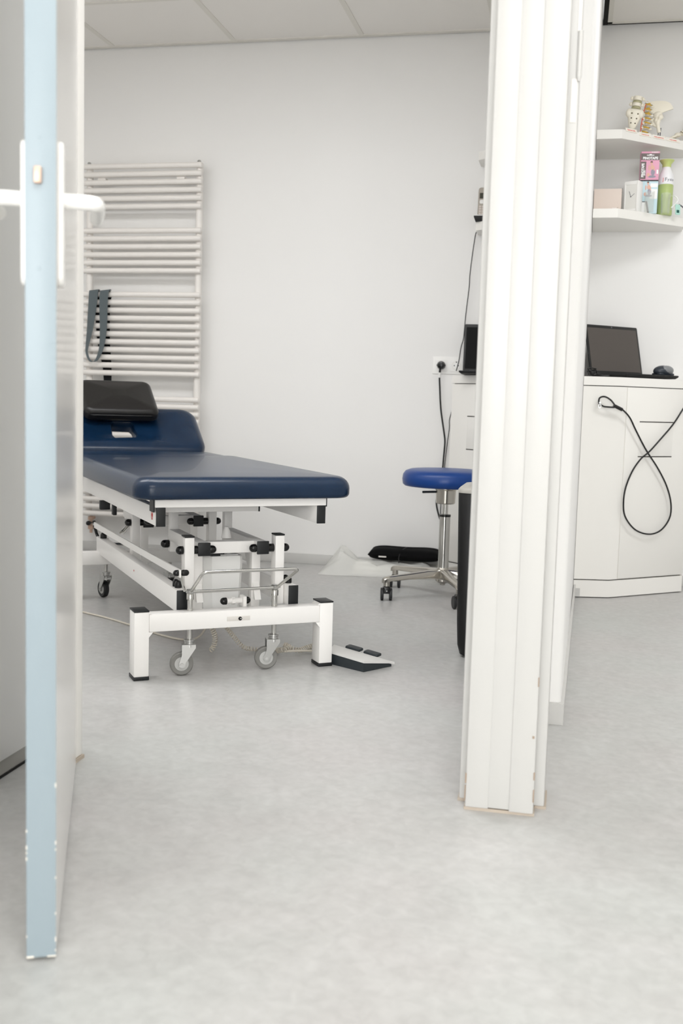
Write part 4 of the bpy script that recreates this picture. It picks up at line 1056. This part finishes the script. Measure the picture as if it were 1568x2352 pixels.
# foot skeleton at the picture's edge
ft = thing('foot_model', 'cream foot and ankle skeleton model at the right edge of upper shelf', 'bone model', (0.385, 4.965, SZ))
fb = MB()
fb.tube(smooth_path([(0.055, 0, 0.145), (0.045, 0, 0.10), (0.034, 0, 0.062), (0.030, 0, 0.050)], 5), [0.011] * 8 + [0.013] * 4 + [0.016] * 4, 12)
fb.tube(smooth_path([(0.068, 0.012, 0.145), (0.060, 0.010, 0.10), (0.050, 0.008, 0.055)], 5), 0.006, 10)
fb.ball((0.026, 0, 0.042), 0.022, 0.015, 0.013, 14, 10); fb.ball((0.052, 0, 0.026), 0.026, 0.014, 0.016, 14, 10)
fb.ball((-0.004, -0.004, 0.034), 0.015, 0.015, 0.010, 12, 8)
for k in range(4):
    y = -0.018 + 0.010 * k
    fb.tube([(-0.010, y * 0.6, 0.030), (-0.040, y, 0.016), (-0.056, y * 1.1, 0.008), (-0.066, y * 1.15, 0.006), (-0.078, y * 1.15, 0.006)], [0.006, 0.0038, 0.0052, 0.0034, 0.003], 8)
fb.build('bones', 'bone', ft, angle=70)
MB().tube([(0.006, -0.0155, 0.046), (0.018, -0.0185, 0.037), (0.034, -0.016, 0.047)], 0.0013, 6).build('joint_gap', 'crease', ft)
MB().slab(-0.04, 0.07, -0.03, 0.03, rnd(0.001, 0, 0.004), 0.01).cyl((0.046, 0, 0.003), (0.046, 0, 0.015), 0.005).build('stand', 'card', ft)
text_mesh('lettering', 'Li', 0.013, frame_matrix((-0.014, -0.0306, 0.009), (1, 0, 0), (0, -1, 0)), 'ink', ft, align='LEFT')

# cards with red writing along the slanted shelf front
def card(o, w_, word, label, zoff=0.0):
    M_ = frame_matrix(o, FT, FNv + Vector((0, 0, 0.35)))
    c_ = MB().box(-w_ / 2, w_ / 2, 0, 0.016, 0, 0.0012, M=Matrix.Identity(4))
    c_ = c_.build('name_card', 'card'); c_.matrix_world = M_
    tag(c_, label, 'card', None)
    text_mesh('lettering', word, 0.0092, Matrix.Translation((0, 0.008, 0.0014)) @ Matrix.Shear('XZ', 4, (0, 0)), 'redink', c_, bold=0.0002)
    return c_
for t, w_, wd, lb in ((0.050, 0.062, 'Sacrum lwk', 'cream card with red writing below the sacrum model'), (0.128, 0.068, 'Halswervel', 'cream card with red writing below the neck spine model'), (0.206, 0.070, 'Heup gewricht', 'cream card with red writing below the hip joint model'), (0.288, 0.080, 'Voet skelet', 'cream card with red writing below the foot model at the right edge')):
    card(Vector((0.139, 4.700, 1.9565)) + FT * t + FNv * 0.0012 + Vector((0, 0, -0.004 - 0.006 * (t > 0.1))), w_, wd, lb)

# ------------------------------------------------------------------ lower shelf items
LZ = 1.6372
bx = thing('beige_box', 'flat beige card box with small white print against the partition on lower shelf', 'box', (0.096, 4.80, LZ))
MB().box(-0.058, 0.058, -0.012, 0.012, 0, 0.098, 0.001).build('body', 'beige', bx)
MB().box(0.0578, 0.0592, -0.0122, 0.004, 0.002, 0.099).box(-0.0592, -0.0578, -0.0122, 0.004, 0.002, 0.09).build('dark_edge', 'gap', bx)
text_mesh('lettering', 'zorg', 0.010, frame_matrix((0.030, -0.0122, 0.017), (1, 0, 0), (0, -1, 0)), 'packwhite', bx)
MB().box(0.040, 0.046, -0.0125, -0.012, 0.018, 0.020).build('mark', 'seal', bx)

ck = thing('desk_clock', 'small square white analogue clock turned aside on lower shelf', 'clock', (0.211, 4.80, LZ), radians(-28))
MB().box(-0.040, 0.022, -0.024, 0.02, 0, 0.128, 0.002).build('case', 'white_plastic', ck)
MB().box(-0.036, 0.018, -0.0262, -0.024, 0.112, 0.124, 0.0008).box(-0.036, 0.018, -0.0262, -0.024, 0.004, 0.012, 0.0008).box(-0.040, -0.034, -0.0262, -0.024, 0.004, 0.124, 0.0008).box(0.015, 0.022, -0.0262, -0.024, 0.004, 0.124, 0.0008).build('bezel', 'white_plastic', ck)
MB().box(-0.034, 0.015, -0.0246, -0.0238, 0.012, 0.112).build('dial', 'clockface', ck)
MB().tube([(-0.010, -0.0252, 0.062), (-0.018, -0.0252, 0.085)], 0.0009, 5).tube([(-0.010, -0.0252, 0.062), (0.006, -0.0252, 0.074)], 0.0008, 5).lathe([(0.0025, 0), (0.0025, 0.001)], (-0.010, -0.025, 0.062), (0, -1, 0), 10).build('clock_hands', 'inkgrey', ck)

def tape_box(z, lab, top):
    T = thing('tape_box', lab, 'box', (0.263, 4.845, z), radians(3))
    h = 0.118 if top else 0.138
    MB().box(-0.038, 0.038, -0.025, 0.025, 0, h, 0.001).build('carton', 'pink' if top else 'cyan', T)
    y = -0.0256
    F_ = lambda cx, cz: frame_matrix((cx, y - 0.0004, cz), (1, 0, 0), (0, -1, 0))
    P_ = lambda n_, m_, bxs: [q for q in [MB()]] and build_print(n_, m_, bxs, T, y)
    if top:
        build_print('print_band', 'packgrey', [(-0.038, 0.038, 0.082, 0.110), (-0.038, -0.016, 0.004, 0.076)], T, y)
        build_print('hang_slot', 'packwhite', [(-0.015, 0.015, 0.1005, 0.1035), (-0.005, 0.005, 0.1035, 0.1065)], T, y - 0.0003)
        text_mesh('lettering', 'PINOTAPE', 0.0145, F_(0.0, 0.0895), 'packwhite', T, bold=0.0006, squeeze=0.92)
        text_mesh('lettering', 'PINOTAPE', 0.0145, F_(-0.0285, 0.040) @ Matrix.Rotation(pi / 2, 4, 'Z'), 'packwhite', T, bold=0.0006, squeeze=0.85)
        text_mesh('lettering', 'SPORT', 0.008, F_(-0.0205, 0.030) @ Matrix.Rotation(pi / 2, 4, 'Z'), 'packwhite', T, bold=0.0003)
        text_mesh('lettering', 'Kinesiology', 0.006, F_(0.018, 0.1142), 'packwhite', T, bold=0.0002)
        # generic seated figure printed on the carton
        figure(T, y - 0.0002, 0.006, 0.078, 0.92)
        build_print('print_mark', 'packwhite', [(0.028, 0.035, 0.025, 0.042)], T, y)
    else:
        build_print('print_band', 'ink', [(-0.038, 0.038, 0.133, 0.138), (-0.038, -0.010, 0.046, 0.049)], T, y)
        build_print('print_panel', 'packwhite', [(-0.038, 0.0, 0.0, 0.046), (0.005, 0.036, 0.060, 0.100), (0.006, 0.036, 0.108, 0.124)], T, y)
        figure(T, y - 0.0002, -0.004, 0.132, 0.85)
        s2 = MB(); s2.add([(-0.012, y - 0.0006, 0.05), (-0.004, y - 0.0006, 0.05), (0.006, y - 0.0006, 0.002), (-0.002, y - 0.0006, 0.002)], [(0, 1, 2, 3)]).build('print_stripe', 'packgrey', T)
    return T
def build_print(n_, m_, rects, T, y):
    b_ = MB()
    for x0, x1, z0, z1 in rects: b_.box(x0, x1, y - 0.0002, y + 0.0006, z0, z1)
    return b_.build(n_, m_, T)
def figure(T, y, cx, zt, k):
    f1 = MB(); f2 = MB(); f3 = MB()
    def disc(b_, x, z, rx, rz): b_.ball((cx + x * k, y, zt + z * k), rx * k, 0.0002, rz * k, 12, 6)
    disc(f1, 0.0, -0.010, 0.0048, 0.0062); disc(f1, 0.004, -0.028, 0.0085, 0.012); disc(f1, -0.010, -0.030, 0.0032, 0.013); disc(f1, 0.012, -0.036, 0.0032, 0.013); disc(f1, -0.012, -0.062, 0.007, 0.009)
    disc(f2, 0.0, -0.0045, 0.0056, 0.004)
    disc(f3, 0.008, -0.050, 0.009, 0.016); disc(f3, 0.004, -0.070, 0.018, 0.0055)
    f1.build('print_figure', 'skin', T); f2.build('print_hair', 'hairprint', T); f3.build('print_clothes', 'slate', T)
tape_box(LZ, 'pale blue and white printed tape box under the pink one', False)
tape_box(LZ + 0.1382, 'pink and grey kinesiology tape box on top of the blue box', True)

bt = thing('water_bottle', 'green bottle with milky shoulder and flared lime cap on lower shelf', 'bottle', (0.337, 4.885, LZ))
MB().lathe([(0.030, 0), (0.0325, 0.003), (0.0325, 0.126), (0.031, 0.128)], seg=36).build('body', 'green', bt)
MB().lathe([(0.0315, 0.128), (0.0325, 0.131), (0.0325, 0.152), (0.029, 0.170), (0.022, 0.186), (0.0175, 0.196), (0.017, 0.204)], seg=36).build('shoulder', 'frost', bt, angle=60)
MB().lathe([(0.0185, 0.202), (0.0185, 0.214), (0.028, 0.226), (0.0305, 0.229), (0.0305, 0.232), (0.024, 0.233), (0.006, 0.231)], seg=36).build('cap', 'limecap', bt)
# lettering wrapped on the shoulder
for ch_, a_, m_, sz in (('J', -0.28, 'redink', 0.020), ('F', 0.06, 'inkgrey', 0.020), ('y', 0.36, 'inkgrey', 0.017), ('s', 0.62, 'inkgrey', 0.017), ('i', 0.80, 'inkgrey', 0.017), ('o', 1.05, 'inkgrey', 0.017)):
    d_ = Vector((sin(a_ - 0.12), -cos(a_ - 0.12), 0))
    text_mesh('lettering', ch_, sz, frame_matrix(d_ * 0.0334 + Vector((0, 0, 0.146)), Vector((0, 0, 1)).cross(d_), d_), m_, bt)

gl = thing('drinking_glass', 'clear straight drinking glass in front of the blue tape box', 'glass', (0.268, 4.792, LZ))
MB().lathe([(0.017, 0.0), (0.019, 0.0), (0.0205, 0.085), (0.0192, 0.085), (0.0178, 0.004), (0.001, 0.004)], seg=28).build('tumbler', 'glass', gl)
g2 = thing('glass_mug', 'clear glass mug with curved handle in front of the green bottle', 'mug', (0.338, 4.838, LZ))
MB().lathe([(0.017, 0.0), (0.019, 0.0), (0.0215, 0.085), (0.0202, 0.085), (0.0178, 0.004), (0.001, 0.004)], seg=28).build('cup', 'glass', g2)
hd_ = Vector((0.85, -0.25, 0)).normalized()
hpts = [hd_ * 0.0185 + Vector((0, 0, 0.014)), hd_ * 0.030 + Vector((0, 0, 0.020)), hd_ * 0.042 + Vector((0, 0, 0.040)), hd_ * 0.040 + Vector((0, 0, 0.062)), hd_ * 0.030 + Vector((0, 0, 0.074)), hd_ * 0.021 + Vector((0, 0, 0.072))]
MB().tube(smooth_path(hpts, 5), 0.0034, 9).build('handle', 'glass', g2)
kt = thing('key_tag', 'white cord with teal fob hanging in front of the bottle on lower shelf', 'key tag', (0.392, 4.880, LZ))
MB().tube(smooth_path([(-0.036, 0.004, 0.084), (-0.034, -0.006, 0.070), (-0.042, -0.010, 0.040), (-0.050, -0.012, 0.010), (-0.036, -0.012, 0.024), (-0.012, -0.010, 0.046), (-0.002, -0.006, 0.062), (-0.010, -0.002, 0.078), (-0.022, 0.002, 0.080), (-0.036, 0.004, 0.076)], 5), 0.0026, 7).build('cord', 'packwhite', kt)
MB().slab(-0.012, 0.012, 0.0, 0.044, rnd(0.0005, 0, 0.003, 0.001, 2), 0.003, 3, M=frame_matrix((0.000, -0.010, 0.0006), (1, 0.6, 0), (0.6, -1, 0.1))).build('fob', 'teal', kt)
MB().box(-0.007, 0.006, 0.008, 0.020, 0.0028, 0.0034, M=frame_matrix((0.000, -0.010, 0.0006), (1, 0.6, 0), (0.6, -1, 0.1))).build('fob_print', 'darkgreen', kt)
MB().tube(smooth_path([(0.004, -0.004, 0.045), (0.022, 0.010, 0.036), (0.036, 0.022, 0.018), (0.044, 0.028, 0.003)], 5), 0.003, 7).build('strap_end', 'inkgrey', kt)
